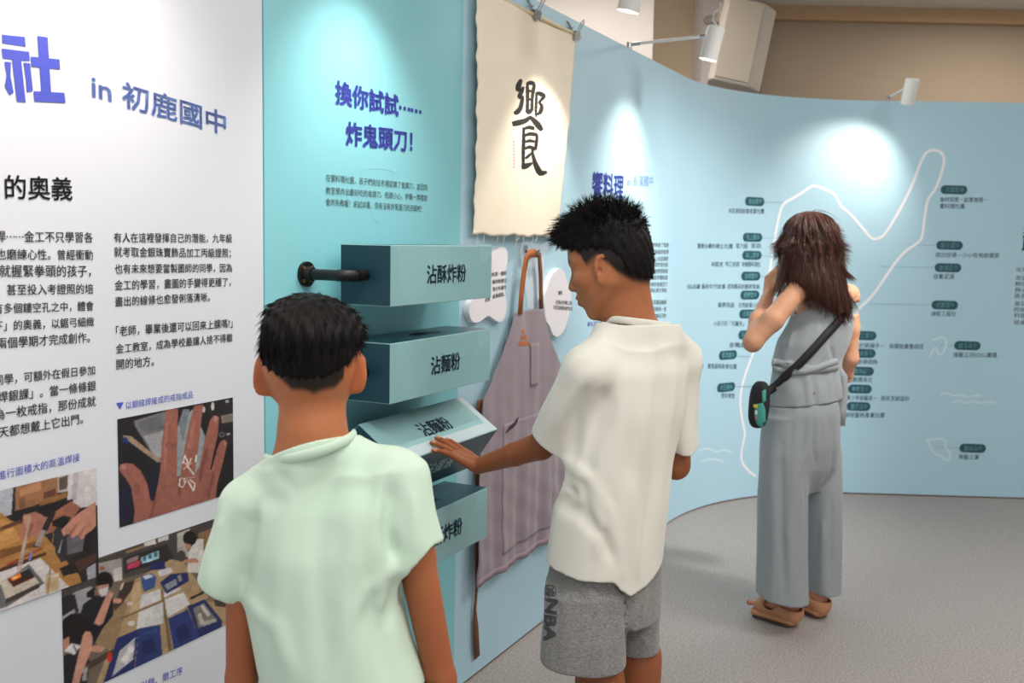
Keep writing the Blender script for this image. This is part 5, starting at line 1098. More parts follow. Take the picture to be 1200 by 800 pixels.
for s in (1, -1):
    o = nrm(hL * s * .92 - hF * .38); u_ = nrm(hU - hF * .22); fr = np.cross(u_, o); F3 = [fr, o, u_]; e = H3(.0, s * .071, -.046)
    ep = lambda a_, b_, c_=0.0: e + fr * a_ * s + u_ * b_ + o * c_
    fr = fr * (1 if (fr @ hF) * s > 0 else -1); b2.ell(ep(-.001, .002, -.003), (.0150, .0055, .0285), F3, .006)
    hx = [(.009, -.002), (.012, .012), (.008, .025), (-.003, .030), (-.013, .023), (-.016, .008), (-.013, -.009), (-.007, -.021)]
    for q0, q1 in zip(hx, hx[1:]): b2.cone(ep(q0[0], q0[1], .0035), .0042, ep(q1[0], q1[1], .0035), .0042, .0025)
    for q0, q1 in zip([(.001, .020), (-.006, .010), (-.006, -.004), (-.001, -.014)], [(-.006, .010), (-.006, -.004), (-.001, -.014), (.006, -.016)]): b2.cone(ep(q0[0], q0[1], .001), .0032, ep(q1[0], q1[1], .001), .0032, .002)
    b2.ell(ep(.004, -.003, .004), (.0055, .0065, .0085), F3, .002, sub=True); b2.cone(ep(.011, -.001, .001), .0042, ep(.011, -.008, .001), .0038, .003); b2.ell(ep(.0, -.026, .001), (.0075, .0050, .0075), F3, .005)
b2.cone(H3(-.036, 0, -.06), .050, Q2(737, 358, .02), .046, .03).cone(Q2(737, 358, .02), .046, Q2(746, 400, .03), .064, .03).cone(Q2(727, 352, .03), .034, Q2(736, 395, .03), .046, .03)
b2.cone(Q2(745, 398, .03), .045, Q2(690, 430, -.07), .040, .03).cone(Q2(748, 396, .03), .045, Q2(797, 424, .12), .040, .03)
YW = .70
b2.stack([row(415, 700, 792, D2, .07, .02, YW), row(460, 690, 795, D2, .085, .02, YW), row(560, 680, 780, D2, .08, .02, YW), row(660, 665, 768, D2, .085, .02, YW), row(700, 672, 755, D2, .08, .02, YW)], .03)
def surf_box(px, py, face):
    """depth at which a sight line meets a face of the tilted box"""
    Mb = box_matrix(.905, 55); n = np.array(Mb.to_3x3() @ Vector((0, 1, 0) if face == 'light' else (0, 0, -1))); c = np.array(Mb.translation) + n * BS / 2; d = ray(px, py); return ((c - EYE) @ n) / (d @ n), n
dt, nl = surf_box(511, 521, 'light')
TP2 = P(507, 517.5, dt) + nl * .0125; rw_ = ray(561, 546); WR2 = EYE + rw_ * (((TP2 - EYE) @ nl + .036) / (rw_ @ nl)); HS2 = min(.185, np.linalg.norm(TP2 - WR2) * 1.02); print('hand', np.linalg.norm(TP2 - WR2), dt, (WR2 - EYE) @ CF); EL2 = Q2(637, 521, .05); SH2 = Q2(686, 434, -.08)
EL2 = P(634, 522, D2 + .10); MA2 = EL2 * .6 + WR2 * .4
b2.chain([(SH2, .044), (SH2 * .3 + EL2 * .7, .0365), (EL2, .0335)], .008).chain([(EL2, .0335), (MA2, .0290), (WR2, .0205)], .008)
fw_ = nrm(TP2 - WR2); up_ = nrm(nl - fw_ * (nl @ fw_)); sd_ = np.cross(fw_, up_)
tips = capsule_hand(b2, WR2, sd_, fw_, up_, HS2, [(.02, .06, .05), (.0, .05, .05), (.04, .10, .08), (.12, .18, .1)], [(.75, .6, -.35), (.45, .9, -.2), (.2, 1, -.1)], k=.0045, sp=.13, wd=1.22)
b2.chain([(Q2(800, 430, .12), .042), (Q2(797, 500, .14), .034), (Q2(792, 545, .15), .031)], .02).chain([(Q2(792, 545, .15), .031), (Q2(772, 535, .22), .029), (Q2(742, 525, .33), .021)], .02)
capsule_hand(b2, Q2(742, 525, .33), [0, -.2, 1], [-.9, .5, -.1], [.3, .9, .1], .165, [.5, .55, .6, .6], [(.8, .5, -.2), (.4, .9, -.2), (.1, 1, -.2)])
k1, k2 = Q2(703, 800, -.02), Q2(747, 790, .12)
for kn, dy in ((k1, 0), (k2, 0)):
    hp = np.array([kn[0], kn[1] + .03, .74]); b2.chain([(hp, .052), (np.array([kn[0], kn[1], .47]), .050), (np.array([kn[0], kn[1], .42]), .048)], .03)
    b2.chain([(np.array([kn[0], kn[1], .42]), .048), (np.array([kn[0] + .018, kn[1] - .012, .31]), .052), (np.array([kn[0] + .015, kn[1] - .01, .09]), .034)], .03)
    b2.econe(np.array([kn[0] + .02, kn[1] - .02, .05]), (.03, .034), np.array([kn[0] - .09, kn[1] + .10, .03]), (.036, .02), (.7, .7, 0))
V, Qd = b2.mesh(1)
r = V - C2; A, Lr, B = r @ hF, r @ hL, r @ hU; head = V[:, 2] > Q2(711, 385)[2]
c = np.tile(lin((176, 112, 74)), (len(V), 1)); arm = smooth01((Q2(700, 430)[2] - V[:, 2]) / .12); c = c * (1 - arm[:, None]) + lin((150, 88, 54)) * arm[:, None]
hb = np.interp(A, [-.11, -.085, -.06, -.035, -.02, .0, .018, .034, .042, .058, .072, .095], [-.108, -.106, -.094, -.068, -.044, -.022, -.030, -.036, -.014, .006, .030, .048])
w = smooth01((B - hb + .004) / .022) * head * (np.abs(Lr) < .082); w = w * np.where((A > -.028) & (A < .015) & (np.abs(Lr) > .0755), 0, 1)
lip = (A > .082) & (np.abs(Lr) < .022) & (B < -.089) & (B > -.118); c[lip] = c[lip] * .45 + lin((176, 92, 78)) * .55
ck = np.exp(-((A - .06) / .03) ** 2 - ((B + .066) / .025) ** 2) * head * .25; c = c * (1 - ck[:, None]) + lin((186, 104, 72)) * ck[:, None]
brow = head * np.exp(-((B + .011 - .004 * np.sin(np.abs(Lr) * 60)) / .0042) ** 2) * (np.abs(Lr) > .010) * (np.abs(Lr) < .056) * (A > .045); c = c * (1 - .85 * brow[:, None]) + lin((30, 22, 20)) * .85 * brow[:, None]
lash = head * np.exp(-((B + .0455) / .0030) ** 2 - ((np.abs(Lr) - .032) / .015) ** 4) * (A > .06); c = c * (1 - .9 * lash[:, None]) + lin((20, 15, 14)) * .9 * lash[:, None]
c = c * (1 - w[:, None]) + lin((30, 23, 20)) * w[:, None]
for (tp, dr, rr) in tips:
    q = V - (tp - dr * .004 + up_ * .006); m_ = (np.abs(q @ dr) < .008) & (np.abs(q @ sd_) < .0055) & (np.linalg.norm(q, axis=1) < .012) & ((V - tp) @ up_ > .003); c[m_] = lin((206, 140, 112))
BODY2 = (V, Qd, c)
# hair: cropped sides, spiky top swept to the front
hf = Field(H3(0, 0, 0) - [.16, .15, .12], H3(0, 0, 0) + [.15, .15, .15], .003)
hf.ell(H3(-.002, 0, .008), (.099, .079, .091), HF).ell(H3(.02, 0, .035), (.090, .072, .070), HF, .02).ell(H3(.062, 0, .040), (.046, .060, .032), HF, .02).ell(H3(-.050, 0, -.040), (.048, .062, .070), HF, .02)
hf.cut(H3(.090, 0, .030), nrm(hF * .55 - hU * .85)); hf.cut(H3(-.015, 0, -.030), nrm(hF * .72 - hU * .70)) if False else None
for s in (1, -1): hf.ell(H3(.015, s * .085, -.050), (.060, .034, .055), HF, .012, sub=True)
hf.ell(H3(.075, 0, -.045), (.075, .12, .072), HF, .01, sub=True); hf.cut(H3(-.06, 0, -.098), nrm(-hU * .90 + hF * .42))
hf.ripple(lambda X, Y, Z: .0016 * np.sin(X * 230 + Z * 90) * np.sin(Y * 190 + Z * 60))
HV, HQ = hf.mesh(1); g = np.random.default_rng(12)
rp, rn = surface_samples(HV, HQ, 7000, g)
def hair2(k):
    p, n = rp[k], rn[k]; q = p - C2; a, b, l = q @ hF, q @ hU, q @ hL; top = smooth01((b - .02) / .05)
    dr = nrm(n * (.55 + .35 * top) + hF * (.75 if a > .02 else .12) * (.3 + .7 * top) + hU * (.55 * top - .75 * (1 - top)) + g.normal(0, .15, 3)); L0 = g.uniform(.012, .032) * (.35 + .95 * top) * (1.2 if a > .05 else 1)
    if a > .05: dr = nrm(dr + hF * .5 - hU * .55)
    cl = math.floor(a * 90) * 1.7 + math.floor(l * 90) * 2.3; dr = nrm(dr + .35 * np.array([math.sin(cl), math.cos(cl * 1.3), .3 * math.sin(cl * .7)]) * top)
    return [p - n * .003 + dr * L0 * (i / 3) + np.array([0, 0, -.002 * (i / 3) ** 2]) for i in range(4)], .00095
vs, fs = strands(None, hair2, 7000, .0009, 4, '', None, None)
hair_obj('hair', HV, HQ, vs, fs, M['hair_black'], boy2)
# eyelashes
for s in (1, -1):
    vs, fs = [], []
    for i in range(14):
        l = s * (.019 + .025 * i / 13); p0 = H3(.0845 - .010 * ((i - 6) / 7) ** 2, l, -.0455); p1 = p0 + hF * .007 - hU * .005; b = len(vs); vs += [p0 + hL * .0012, p0 - hL * .0012, p1, p0 + hU * .0007]; fs += [(b, b + 1, b + 2), (b + 1, b + 3, b + 2), (b + 3, b, b + 2)]
    pymesh('eyelashes', vs, fs, M['hair_black'], boy2)
# t-shirt
sf = Field((Q2(612, 500, .05)[0], D2 - .30, Q2(700, 705)[2]), (Q2(826, 500, .05)[0], D2 + .27, Q2(740, 360)[2]), .0036)
sf.stack([row(408, 702, 795, D2, .065, .02, YW), row(432, 683, 805, D2, .090, .02, YW), row(480, 672, 801, D2, .098, .02, YW), row(540, 659, 789, D2, .098, .02, YW), row(600, 648, 782, D2, .104, .02, YW), row(690, 636, 770, D2, .112, .02, YW)], .03)
sf.cone(Q2(722, 398, .0), .048, Q2(689, 432, -.075), .050, .03).cone(Q2(772, 394, .05), .050, Q2(799, 419, .11), .047, .03).cone(Q2(728, 396, .01), .055, Q2(768, 398, .04), .055, .03).cone(Q2(746, 366, .025), .070, Q2(747, 402, .03), .073, .06)
sf.econe(Q2(690, 436, -.08), (.058, .060), Q2(642, 530, .035), (.056, .062), nrm(CR + np.array([0, 0, .4])), .03); sf.econe(Q2(797, 430, .12), (.044, .06), Q2(802, 530, .145), (.036, .06), CR, .03)
folds(sf, [([(700, 415), (705, 470), (690, 540), (690, 600)], -.005, .016), ([(722, 400), (728, 470), (722, 560), (735, 640)], .005, .016), ([(765, 400), (770, 480), (765, 560), (752, 650)], -.005, .016), ([(745, 400), (748, 500), (742, 600)], .003, .02), ([(788, 430), (785, 490), (775, 560), (768, 640)], .005, .014),
           ([(672, 535), (676, 490), (690, 450)], -.008, .014), ([(664, 540), (690, 560), (715, 600), (728, 670)], .008, .014), ([(668, 572), (672, 580), (660, 590)], -.006, .012), ([(655, 590), (680, 600), (705, 625), (722, 660)], -.008, .016), ([(650, 500), (668, 470), (690, 440)], .005, .014), ([(640, 495), (655, 450), (675, 420)], .004, .014), ([(735, 560), (745, 620), (745, 670)], .007, .016), ([(700, 650), (705, 610), (690, 570)], .005, .012)], D2 - .3, D2 + .15)
sf.ripple(lambda X, Y, Z: .0016 * np.sin(X * 38 + Y * 22 + Z * 10 + 1.1 * np.sin(Z * 12)) + .0008 * np.sin(X * 90 + Y * 40 - Z * 24))
sf.shell(.0105)
sf.cut_local(Q2(748, 381, .03), nrm([-.05, .10, 1]), Q2(747, 320, .03), .155)
aL = nrm(Q2(642, 530, .035) - Q2(690, 436, -.08))
sf.cut_local(Q2(648, 518, .02), nrm(CR * -.42 * 1.0 + np.array([0, .25, -.80])), Q2(636, 545, .04), .098); sf.cut_local(Q2(803, 514, .14), (0, 0, -1), Q2(803, 552, .145), .074)
x, y, z = sf.grid((slice(None),) * 3)
for i in range(len(sf.ax[0])):       # hem, lower where the fold falls
    X = sf.ax[0][i]; t = (X - Q2(640, 660)[0]) / (Q2(775, 660)[0] - Q2(640, 660)[0]); hz = Q2(700, 660)[2] - np.interp(t, [0, .25, .55, .62, .7, .85, 1], [-.004, .006, .008, .030, .046, .034, .0]) * np.ones_like(y[0]); hz = hz + .055 * smooth01((y[0] - D2 - .0) / .12) * 0
    sf.d[i] = np.maximum(sf.d[i], (hz - z[0]).astype(np.float32))
V, Qd = sf.mesh(2); net_obj('t_shirt', V, Qd, M['white_cotton'], boy2); SHIRT2 = sf
cp = []
for k in range(24):
    a = k / 24 * 2 * math.pi; q = np.array([math.cos(a) * .077 * math.cos(YW) - math.sin(a) * .074 * math.sin(YW), math.cos(a) * .077 * math.sin(YW) + math.sin(a) * .074 * math.cos(YW), 0])
    cp.append(Q2(747, 384, .03) + q + np.array([0, 0, .012 - .010 * math.cos(a) - .030 * max(0, math.sin(a))]))
ring_tube('collar', cp, .004, M['white_cotton'], boy2, flat=.0095)
# shorts
of = Field((Q2(620, 700)[0], D2 - .36, .46), (Q2(790, 700, .1)[0], D2 + .32, Q2(700, 640)[2]), .004)
of.stack([row(640, 650, 774, D2, .095, .03, YW), row(690, 641, 774, D2, .11, .04, YW), row(720, 645, 772, D2, .11, .04, YW)], .02)
of.stack([row(690, 642, 730, D2, .085, -.02), row(740, 635, 734, D2, .092, -.03), row(810, 630, 732, D2, .096, -.03)], .02); of.stack([row(680, 705, 773, D2, .085, .13), row(730, 716, 772, D2, .085, .13), row(790, 718, 772, D2, .085, .13)], .012)
folds(of, [([(690, 680), (700, 720), (698, 780)], .004, .012), ([(712, 690), (716, 740), (712, 785)], -.003, .01), ([(652, 670), (655, 720), (652, 780)], -.003, .01), ([(736, 690), (735, 730), (734, 760)], -.010, .010), ([(756, 680), (752, 720), (757, 755)], .004, .010), ([(660, 700), (680, 690), (700, 700)], .003, .01)], D2 - .25, D2 + .2)
of.shell(.009); lf = Q2(683, 786, -.1); rt_ = Q2(752, 760, .1); CL2, CR2 = Q2(683, 770, -.03), Q2(747, 770, .13)
x, y, z = of.grid((slice(None),) * 3)
for i in range(len(of.ax[0])):
    X = of.ax[0][i]; hz = np.where((X - (CL2 + CR2)[0] / 2) * (CR2 - CL2)[0] + (y[0] - (CL2 + CR2)[1] / 2) * (CR2 - CL2)[1] < 0, Q2(683, 787, -.09)[2] - (X - Q2(683, 787)[0]) * .02, Q2(755, 761, .1)[2]); of.d[i] = np.maximum(of.d[i], (hz - z[0]).astype(np.float32))
SK2 = [(P(668, 490, D2 - .02), P(600, 534, D2 + .14), .055), (P(600, 534, D2 + .14), WR2, .05), (WR2, WR2 + fw_ * .2, .09), (Q2(740, 345, .02), Q2(746, 362, .02), .085), (Q2(794, 540, .15), Q2(742, 525, .33), .045), (Q2(742, 525, .33), Q2(720, 510, .45), .10)]
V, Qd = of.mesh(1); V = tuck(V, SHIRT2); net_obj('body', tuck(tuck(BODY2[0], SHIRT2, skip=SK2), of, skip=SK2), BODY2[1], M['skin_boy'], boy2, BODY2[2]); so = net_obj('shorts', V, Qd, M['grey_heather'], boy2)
bv = BVHTree.FromPolygons([tuple(v) for v in V], [tuple(map(int, q)) for q in Qd])
M['print_charcoal'] = mat('print_charcoal', (70, 74, 76), .85, .02); M['print_seam'] = mat('seam_grey', (108, 108, 107), .9)
def on_cloth(px, py, lift=.0015):
    d = Vector(ray(px, py)); h = bv.ray_cast(Vector(EYE), d.normalized()); 
    return np.array(h[0]) + np.array(-d.normalized()) * lift if h[0] is not None else None
def cloth_print(name, co, fs, fn, material):
    vs = [on_cloth(*fn(x, y)) for x, y, *_ in co]; ok = [v is not None for v in vs]; fs = [f for f in fs if all(ok[i] for i in f)]
    return pymesh(name, [v if v is not None else (0, 0, 0) for v in vs], fs, material, so)
def dense(co, fs, it=2):
    bm = bmesh.new(); vv = [bm.verts.new((a, b, 0)) for a, b, *_ in co]
    for f in fs:
        try: bm.faces.new([vv[i] for i in f])
        except Exception: pass
    bmesh.ops.triangulate(bm, faces=bm.faces); bmesh.ops.subdivide_edges(bm, edges=bm.edges, cuts=it, use_grid_fill=True); bm.verts.index_update(); r = [tuple(v.co) for v in bm.verts], [tuple(v.index for v in f.verts) for f in bm.faces]; bm.free(); return r
co, fs = text_mesh('NBA', .055); co, fs = dense(co, fs); co = np.array(co); a0, a1, c0, c1 = co[:, 0].min(), co[:, 0].max(), co[:, 1].min(), co[:, 1].max()
def nba(x, y):
    t = (x - a0) / (a1 - a0); s = (y - c0) / (c1 - c0); return 637.0 + 14.5 * s - 2.5 * t + 2.0, 700 + 50.5 * t + 3.0 * (1 - s) * 0 + 2.5 * s
cloth_print('lettering_print', co, fs, nba, M['print_charcoal'])
lx = [(0, 0), (1, 0), (1, 1), (0, 1)]; blob = [(.30, .98), (.08, .80), (.20, .62), (.05, .40), (.26, .10), (.45, .30), (.40, .55), (.62, .30), (.90, .12), (.72, .45), (.95, .62), (.68, .70), (.76, .90), (.55, .98), (.50, .75)]
rr = [(math.copysign(abs(math.cos(a)) ** .5, math.cos(a)) * .5 + .5, math.copysign(abs(math.sin(a)) ** .5, math.sin(a)) * .5 + .5) for a in np.linspace(0, 2 * math.pi, 33)[:-1]]
inr = [(.5 + (x - .5) * .88, .5 + (y - .5) * .80) for x, y in rr]
lg = lambda x, y: (638.5 + 13.2 * x, 684.5 + 13.0 * y + 1.5 * x)
cc, ff = dense(rr + inr, [(i, (i + 1) % 32, 32 + (i + 1) % 32, 32 + i) for i in range(32)], 1); cloth_print('emblem_print', cc, ff, lg, M['print_charcoal'])
cc, ff = dense(blob, [tuple(range(len(blob)))], 2); cloth_print('emblem_print', cc, ff, lg, M['print_charcoal'])
for h, dy in ((k1, 0), (k2, 0)):
    fwd = [-.6, .8, 0]; hp = np.array([h[0] + .045, h[1] - .06, 0]); s1 = Field(hp + [-.24, -.06, -.01], hp + [.08, .28, .13], .005); shoe(s1, hp, fwd, .245); V, Qd = s1.mesh(1); so2 = net_obj('shoe', V, Qd, M['shoe_grey'], boy2)
    s2 = Field(hp + [-.24, -.06, -.006], hp + [.08, .28, .06], .005); sole(s2, hp, fwd, .255); V, Qd = s2.mesh(1); net_obj('shoe_sole', V, Qd, M['shoe_sole'], so2)
# ================================================================= the woman at the map
D3 = 3.93
Q3 = lambda x, y, d=0.0: P(x, y, D3 + d)
M['skin_fair'] = attr_mat('skin_fair', 0.5, 0.03, 70, sss=0.12, spec=.35)
M['grey_linen'] = mat('grey_linen', (146, 152, 156), 0.9, 0.02, 30, bump=.12, bscale=420, sheen=.2)
M['hair_brown'] = mat('hair_brown', (84, 50, 38), 0.42, 0.12, 30, spec=.45)
M['sandal_tan'] = mat('sandal_tan', (196, 140, 100), .6, .03); M['sandal_dark'] = mat('sandal_outsole', (70, 56, 48), .8)
M['bag_black'] = mat('bag_black', (24, 24, 27), .7, .05, 60); M['bag_teal'] = mat('bag_teal', (70, 160, 150), .7, .08, 40); M['bag_yellow'] = mat('bag_yellow', (226, 196, 40), .6); M['bag_pink'] = mat('bag_pink', (206, 110, 130), .7); M['bag_white'] = mat('bag_white', (224, 226, 222), .7)
woman = empty('person', (Q3(940, 720)[0], Q3(940, 720)[1], 0), 'woman with long brown hair in a grey outfit looking at the wall map', 'person')
YW3 = .38
b3 = Field((Q3(862, 400)[0], D3 - .42, 0), (Q3(1012, 400, .1)[0], D3 + .30, Q3(945, 240)[2] + .03), .0048)
fF = nrm([-.62, .76, -.05]); fU = nrm(np.array([0, 0, 1.]) - fF * fF[2]); fL = np.cross(fU, fF); FF = [fF, fL, fU]; C3 = Q3(946, 282, .0); W3 = lambda a, l, b: C3 + fF * a + fL * l + fU * b
b3.ell(C3, (.090, .073, .088), FF).ell(W3(.035, 0, -.05), (.052, .056, .070), FF).cone(W3(.055, 0, -.108), .018, W3(.035, 0, -.09), .035, .02).cone(W3(.088, 0, -.02), .008, W3(.102, 0, -.05), .010, .01).ell(W3(.086, 0, -.08), (.010, .020, .010), FF, .01)
b3.cone(W3(-.015, 0, -.07), .044, Q3(952, 338, .03), .045, .03).cone(Q3(952, 338, .03), .045, Q3(938, 338, -.06), .040, .03).cone(Q3(952, 338, .03), .045, Q3(994, 345, .09), .040, .03)
b3.stack([row(345, 938, 992, D3, .06, .02, YW3), row(380, 930, 995, D3, .08, .02, YW3), row(420, 920, 984, D3, .075, .02, YW3), row(480, 905, 980, D3, .09, .02, YW3), row(540, 902, 978, D3, .09, .03, YW3)], .03)
b3.chain([(Q3(936, 338, -.07), .043), (Q3(905, 375, -.10), .040), (Q3(882, 401, -.10), .034)], .02).chain([(Q3(882, 401, -.10), .034), (Q3(889, 375, -.03), .033), (Q3(902, 342, .08), .022)], .02)
capsule_hand(b3, Q3(902, 342, .08), [.6, -.3, .3], [.25, .3, 1], [-.9, .2, .2], .165, [.5, .5, .5, .5], [(.6, .6, -.3), (.2, .9, -.3), (0, 1, -.2)])
b3.chain([(Q3(994, 347, .09), .042), (Q3(996, 385, .10), .036), (Q3(996, 420, .12), .031)], .02).chain([(Q3(996, 420, .12), .031), (Q3(990, 440, .18), .029), (Q3(975, 455, .27), .022)], .02)
capsule_hand(b3, Q3(975, 455, .27), [0, .3, 1], [-.9, .3, 0], [.3, .9, .1], .165, [.4, .4, .4, .4], [(.8, .5, -.2), (.4, .9, -.2), (.1, 1, -.2)])
def gpt(px, py, z=0.0):
    d = ray(px, py); t = (z - CAMH) / d[2]; return EYE + d * t
hl, tl, hr = gpt(937, 737), gpt(884, 719), gpt(968, 727); fd = nrm((tl - hl) * [1, 1, 0]); fdr = nrm(fd + np.array([.25, .1, 0]))
for (h, f_) in ((hl, fd), (hr, fdr)):
    an = h + f_ * .055 + np.array([0, 0, .11]); kn = np.array([an[0] + .0, an[1] + .02, .50]); hp = np.array([an[0] + (.01 if h is hl else -.03), an[1] + .03, .86])
    b3.chain([(hp, .082), (kn, .052), (an, .034)], .03); s_ = np.array([f_[1], -f_[0], 0])
    b3.econe(h + f_ * .04 + [0, 0, .075], (.030, .034), h + f_ * .165 + [0, 0, .062], (.037, .018), s_, .02)
    for i in range(5): b3.cone(h + f_ * (.175 - .004 * i * i * .5) + s_ * (.028 - .0145 * i) * (1 if h is hr else -1) + [0, 0, .058], .009, h + f_ * (.212 - .010 * i) + s_ * (.030 - .015 * i) * (1 if h is hr else -1) + [0, 0, .053], .0085 if i else .011, .006)
V, Qd = b3.mesh(1); c = np.tile(lin((206, 152, 120)), (len(V), 1)); tn = V[:, 2] < .2; c[tn] = lin((196, 132, 106)); nails = (V[:, 2] < .075) & (((V - hl) @ fd > .214) | ((V - hr) @ fdr > .214)); c[nails] = lin((150, 40, 40))
BODY3 = (V, Qd, c)
# long hair: inner volume and falling locks
hv = Field(Q3(895, 300, -.2) - [0, .05, .35], [Q3(1010, 300, 0)[0], D3 + .22, Q3(945, 240)[2] + .02], .0045)
hv.ell(W3(-.012, 0, .012), (.108, .092, .100), FF)
hv.stack([row(285, 917, 982, D3, .10, -.01, .4), row(310, 917, 984, D3, .095, -.02, .4), row(330, 925, 988, D3, .075, -.05, .4), row(350, 950, 994, D3, .045, -.07, .4), row(366, 974, 996, D3, .03, -.06, .4)], .03)
hv.ell(W3(.085, 0, -.05), (.06, .075, .11), FF, .02, sub=True)
hv.ripple(lambda X, Y, Z: .002 * np.sin(X * 130 + Y * 60 + .8 * np.sin(Z * 30)) + .0012 * np.sin(X * 260 + Y * 150))
HV, HQ = hv.mesh(1); g = np.random.default_rng(13); tri = BVHTree.FromPolygons([tuple(v) for v in HV], [tuple(map(int, q)) for q in HQ])
part = Q3(950, 246, .0)
rp, rn = surface_samples(HV, HQ, 3600, g, lambda c, n: c[:, 2] > Q3(945, 330)[2])
def hair3(k):
    p = rp[k] + rn[k] * .001; pts = [p]; L0 = g.uniform(.10, .22); flick = g.normal(0, .006); side = 1 if p[0] > C3[0] + .03 else (-1 if p[0] < C3[0] - .05 else 0)
    for i in range(1, 7):
        d = np.array([0, 0, -1.]); rad_ = (p - part) * [1, 1, 0]; steep = smooth01((Q3(945, 300)[2] - p[2]) / .06 + .2); d = nrm(d * (.35 + .65 * steep) + rad_ * 6 * (1 - steep) + np.array([side * .12 * (i / 6) + .10 * (i / 6), -.03, 0]))
        p = p + d * L0 / 6
        h = tri.find_nearest(Vector(p))
        if h[0] is not None:
            n_ = np.array(h[1]); q = np.array(h[0]); out = (p - q) @ n_
            if h[3] < .05: p = q + n_ * (.0015 + .004 * (i / 6) ** 2 + abs(flick) * (i / 6)) if out < .002 or i < 6 else p
        pts.append(p)
    return np.array(pts), .0016
vs, fs = strands(None, hair3, 3600, .0013, 7, '', None, None)
# loose wisps over the left shoulder and at the right ends
wisp = [[(918, 300), (915, 318), (912, 332), (908, 345)], [(922, 305), (918, 325), (914, 340), (912, 350)], [(930, 315), (926, 330), (920, 342), (916, 352)], [(985, 305), (990, 318), (996, 324), (1000, 328)], [(984, 325), (991, 342), (997, 352), (1001, 362)], [(978, 335), (986, 355), (992, 366), (998, 374)], [(968, 340), (976, 358), (984, 372), (990, 380)], [(950, 330), (956, 342), (964, 356), (972, 368)]]
def wispf(k):
    w = wisp[k % len(wisp)]; o = g.normal(0, 2.2, 2); dd = -.06 + g.normal(0, .015); return [Q3(x + o[0] * (.4 + .3 * i), y + o[1] * (.5 + .2 * i), dd) for i, (x, y) in enumerate(w)], .0016
v2, f2 = strands(None, wispf, 320, .0013, 4, '', None, None); b = len(vs); vs += v2; fs += [tuple(i + b for i in f) for f in f2]
hair_obj('hair', HV, HQ, vs, fs, M['hair_brown'], woman)
# sleeveless top with tied waist and flared hem
tf = Field((Q3(890, 400)[0], D3 - .30, Q3(940, 490)[2]), (Q3(1006, 400, .1)[0], D3 + .24, Q3(945, 325)[2]), .0042)
tf.stack([row(352, 934, 999, D3, .075, .02, YW3), row(378, 924, 1000, D3, .098, .02, YW3), row(400, 911, 996, D3, .098, .02, YW3), row(420, 906, 988, D3, .094, .02, YW3), row(436, 905, 986, D3, .094, .02, YW3), row(455, 901, 986, D3, .105, .02, YW3), row(485, 896, 985, D3, .115, .02, YW3)], .02)
folds(tf, [([(906, 420), (940, 430), (985, 428)], .006, .008), ([(906, 430), (945, 441), (984, 437)], .004, .007), ([(908, 425), (940, 436), (985, 433)], -.003, .006), ([(960, 380), (955, 400), (950, 420)], .005, .012), ([(975, 385), (972, 405), (978, 425)], -.004, .010), ([(930, 385), (925, 405), (918, 420)], .004, .010), ([(945, 440), (947, 460), (949, 478)], .008, .010), ([(953, 442), (955, 462), (956, 480)], -.005, .010), ([(915, 438), (910, 455), (906, 470)], .004, .010), ([(972, 440), (974, 460), (975, 480)], .004, .010)], D3 - .25, D3 + .1)
tf.ripple(lambda X, Y, Z: .0015 * np.sin(X * 60 + Z * 14 + 1.2 * np.sin(Z * 20)))
tf.shell(.0115).cut(Q3(950, 475, -.08), nrm([.10, .0, -1]))
x, y, z = tf.grid((slice(None),) * 3)
for i in range(len(tf.ax[0])):      # neckline dips to the right shoulder blade
    X = tf.ax[0][i]; hz = np.interp(X, [Q3(925, 380)[0], Q3(935, 380)[0], Q3(953, 360)[0], Q3(985, 360)[0], Q3(1000, 360)[0]], [Q3(928, 372)[2], Q3(938, 366)[2], Q3(953, 352)[2], Q3(985, 346)[2], Q3(1000, 352)[2]]); tf.d[i] = np.maximum(tf.d[i], (z[0] - hz).astype(np.float32) * np.ones_like(y[0]))
V, Qd = tf.mesh(2); TOP3 = tf; top = net_obj('sleeveless_top', V, Qd, M['grey_linen'], woman)
btop = BVHTree.FromPolygons([tuple(v) for v in V], [tuple(map(int, q)) for q in Qd])
def on_top(px, py, lift): 
    d = Vector(ray(px, py)).normalized(); h = btop.ray_cast(Vector(EYE), d); return np.array(h[0]) - np.array(d) * lift if h[0] is not None else Q3(px, py, -.09)
def band(name, pts, width, material, parent, thick=.004, nrm_=None):
    q = np.array(pts, float); vs, fs = [], []
    for i in range(len(q)):
        t = nrm(q[min(i + 1, len(q) - 1)] - q[max(i - 1, 0)]); n_ = nrm_ if nrm_ is not None else -CF; s = nrm(np.cross(t, n_)); w = (width[i] if hasattr(width, '__len__') else width) / 2; vs += [q[i] + s * w, q[i] - s * w]
    for i in range(len(q) - 1): fs.append((2 * i, 2 * i + 1, 2 * i + 3, 2 * i + 2))
    o = pymesh(name, vs, fs, material, parent, True); md = o.modifiers.new('t', 'SOLIDIFY'); md.thickness = thick; md.offset = 0; return o
band('shoulder_strap', [Q3(936, 322, -.075), Q3(942, 329, -.095), Q3(948, 340, -.098), Q3(953, 353, -.095), on_top(955, 360, .002)], .022, M['grey_linen'], woman)
band('waist_tie', [Q3(905, 424, -.05)] + [on_top(x_, y_, .004) for x_, y_ in ((910, 424.5), (920, 427), (932, 430), (945, 432), (958, 432.5), (970, 431), (980, 429))] + [Q3(986, 428, .03)], .030, M['grey_linen'], woman, .006)
band('waist_tie', [Q3(906, 432, -.05)] + [on_top(x_, y_, .007) for x_, y_ in ((915, 434), (930, 436), (945, 435), (958, 431), (970, 426), (980, 423))] + [Q3(986, 421, .03)], .022, M['grey_linen'], woman, .006)
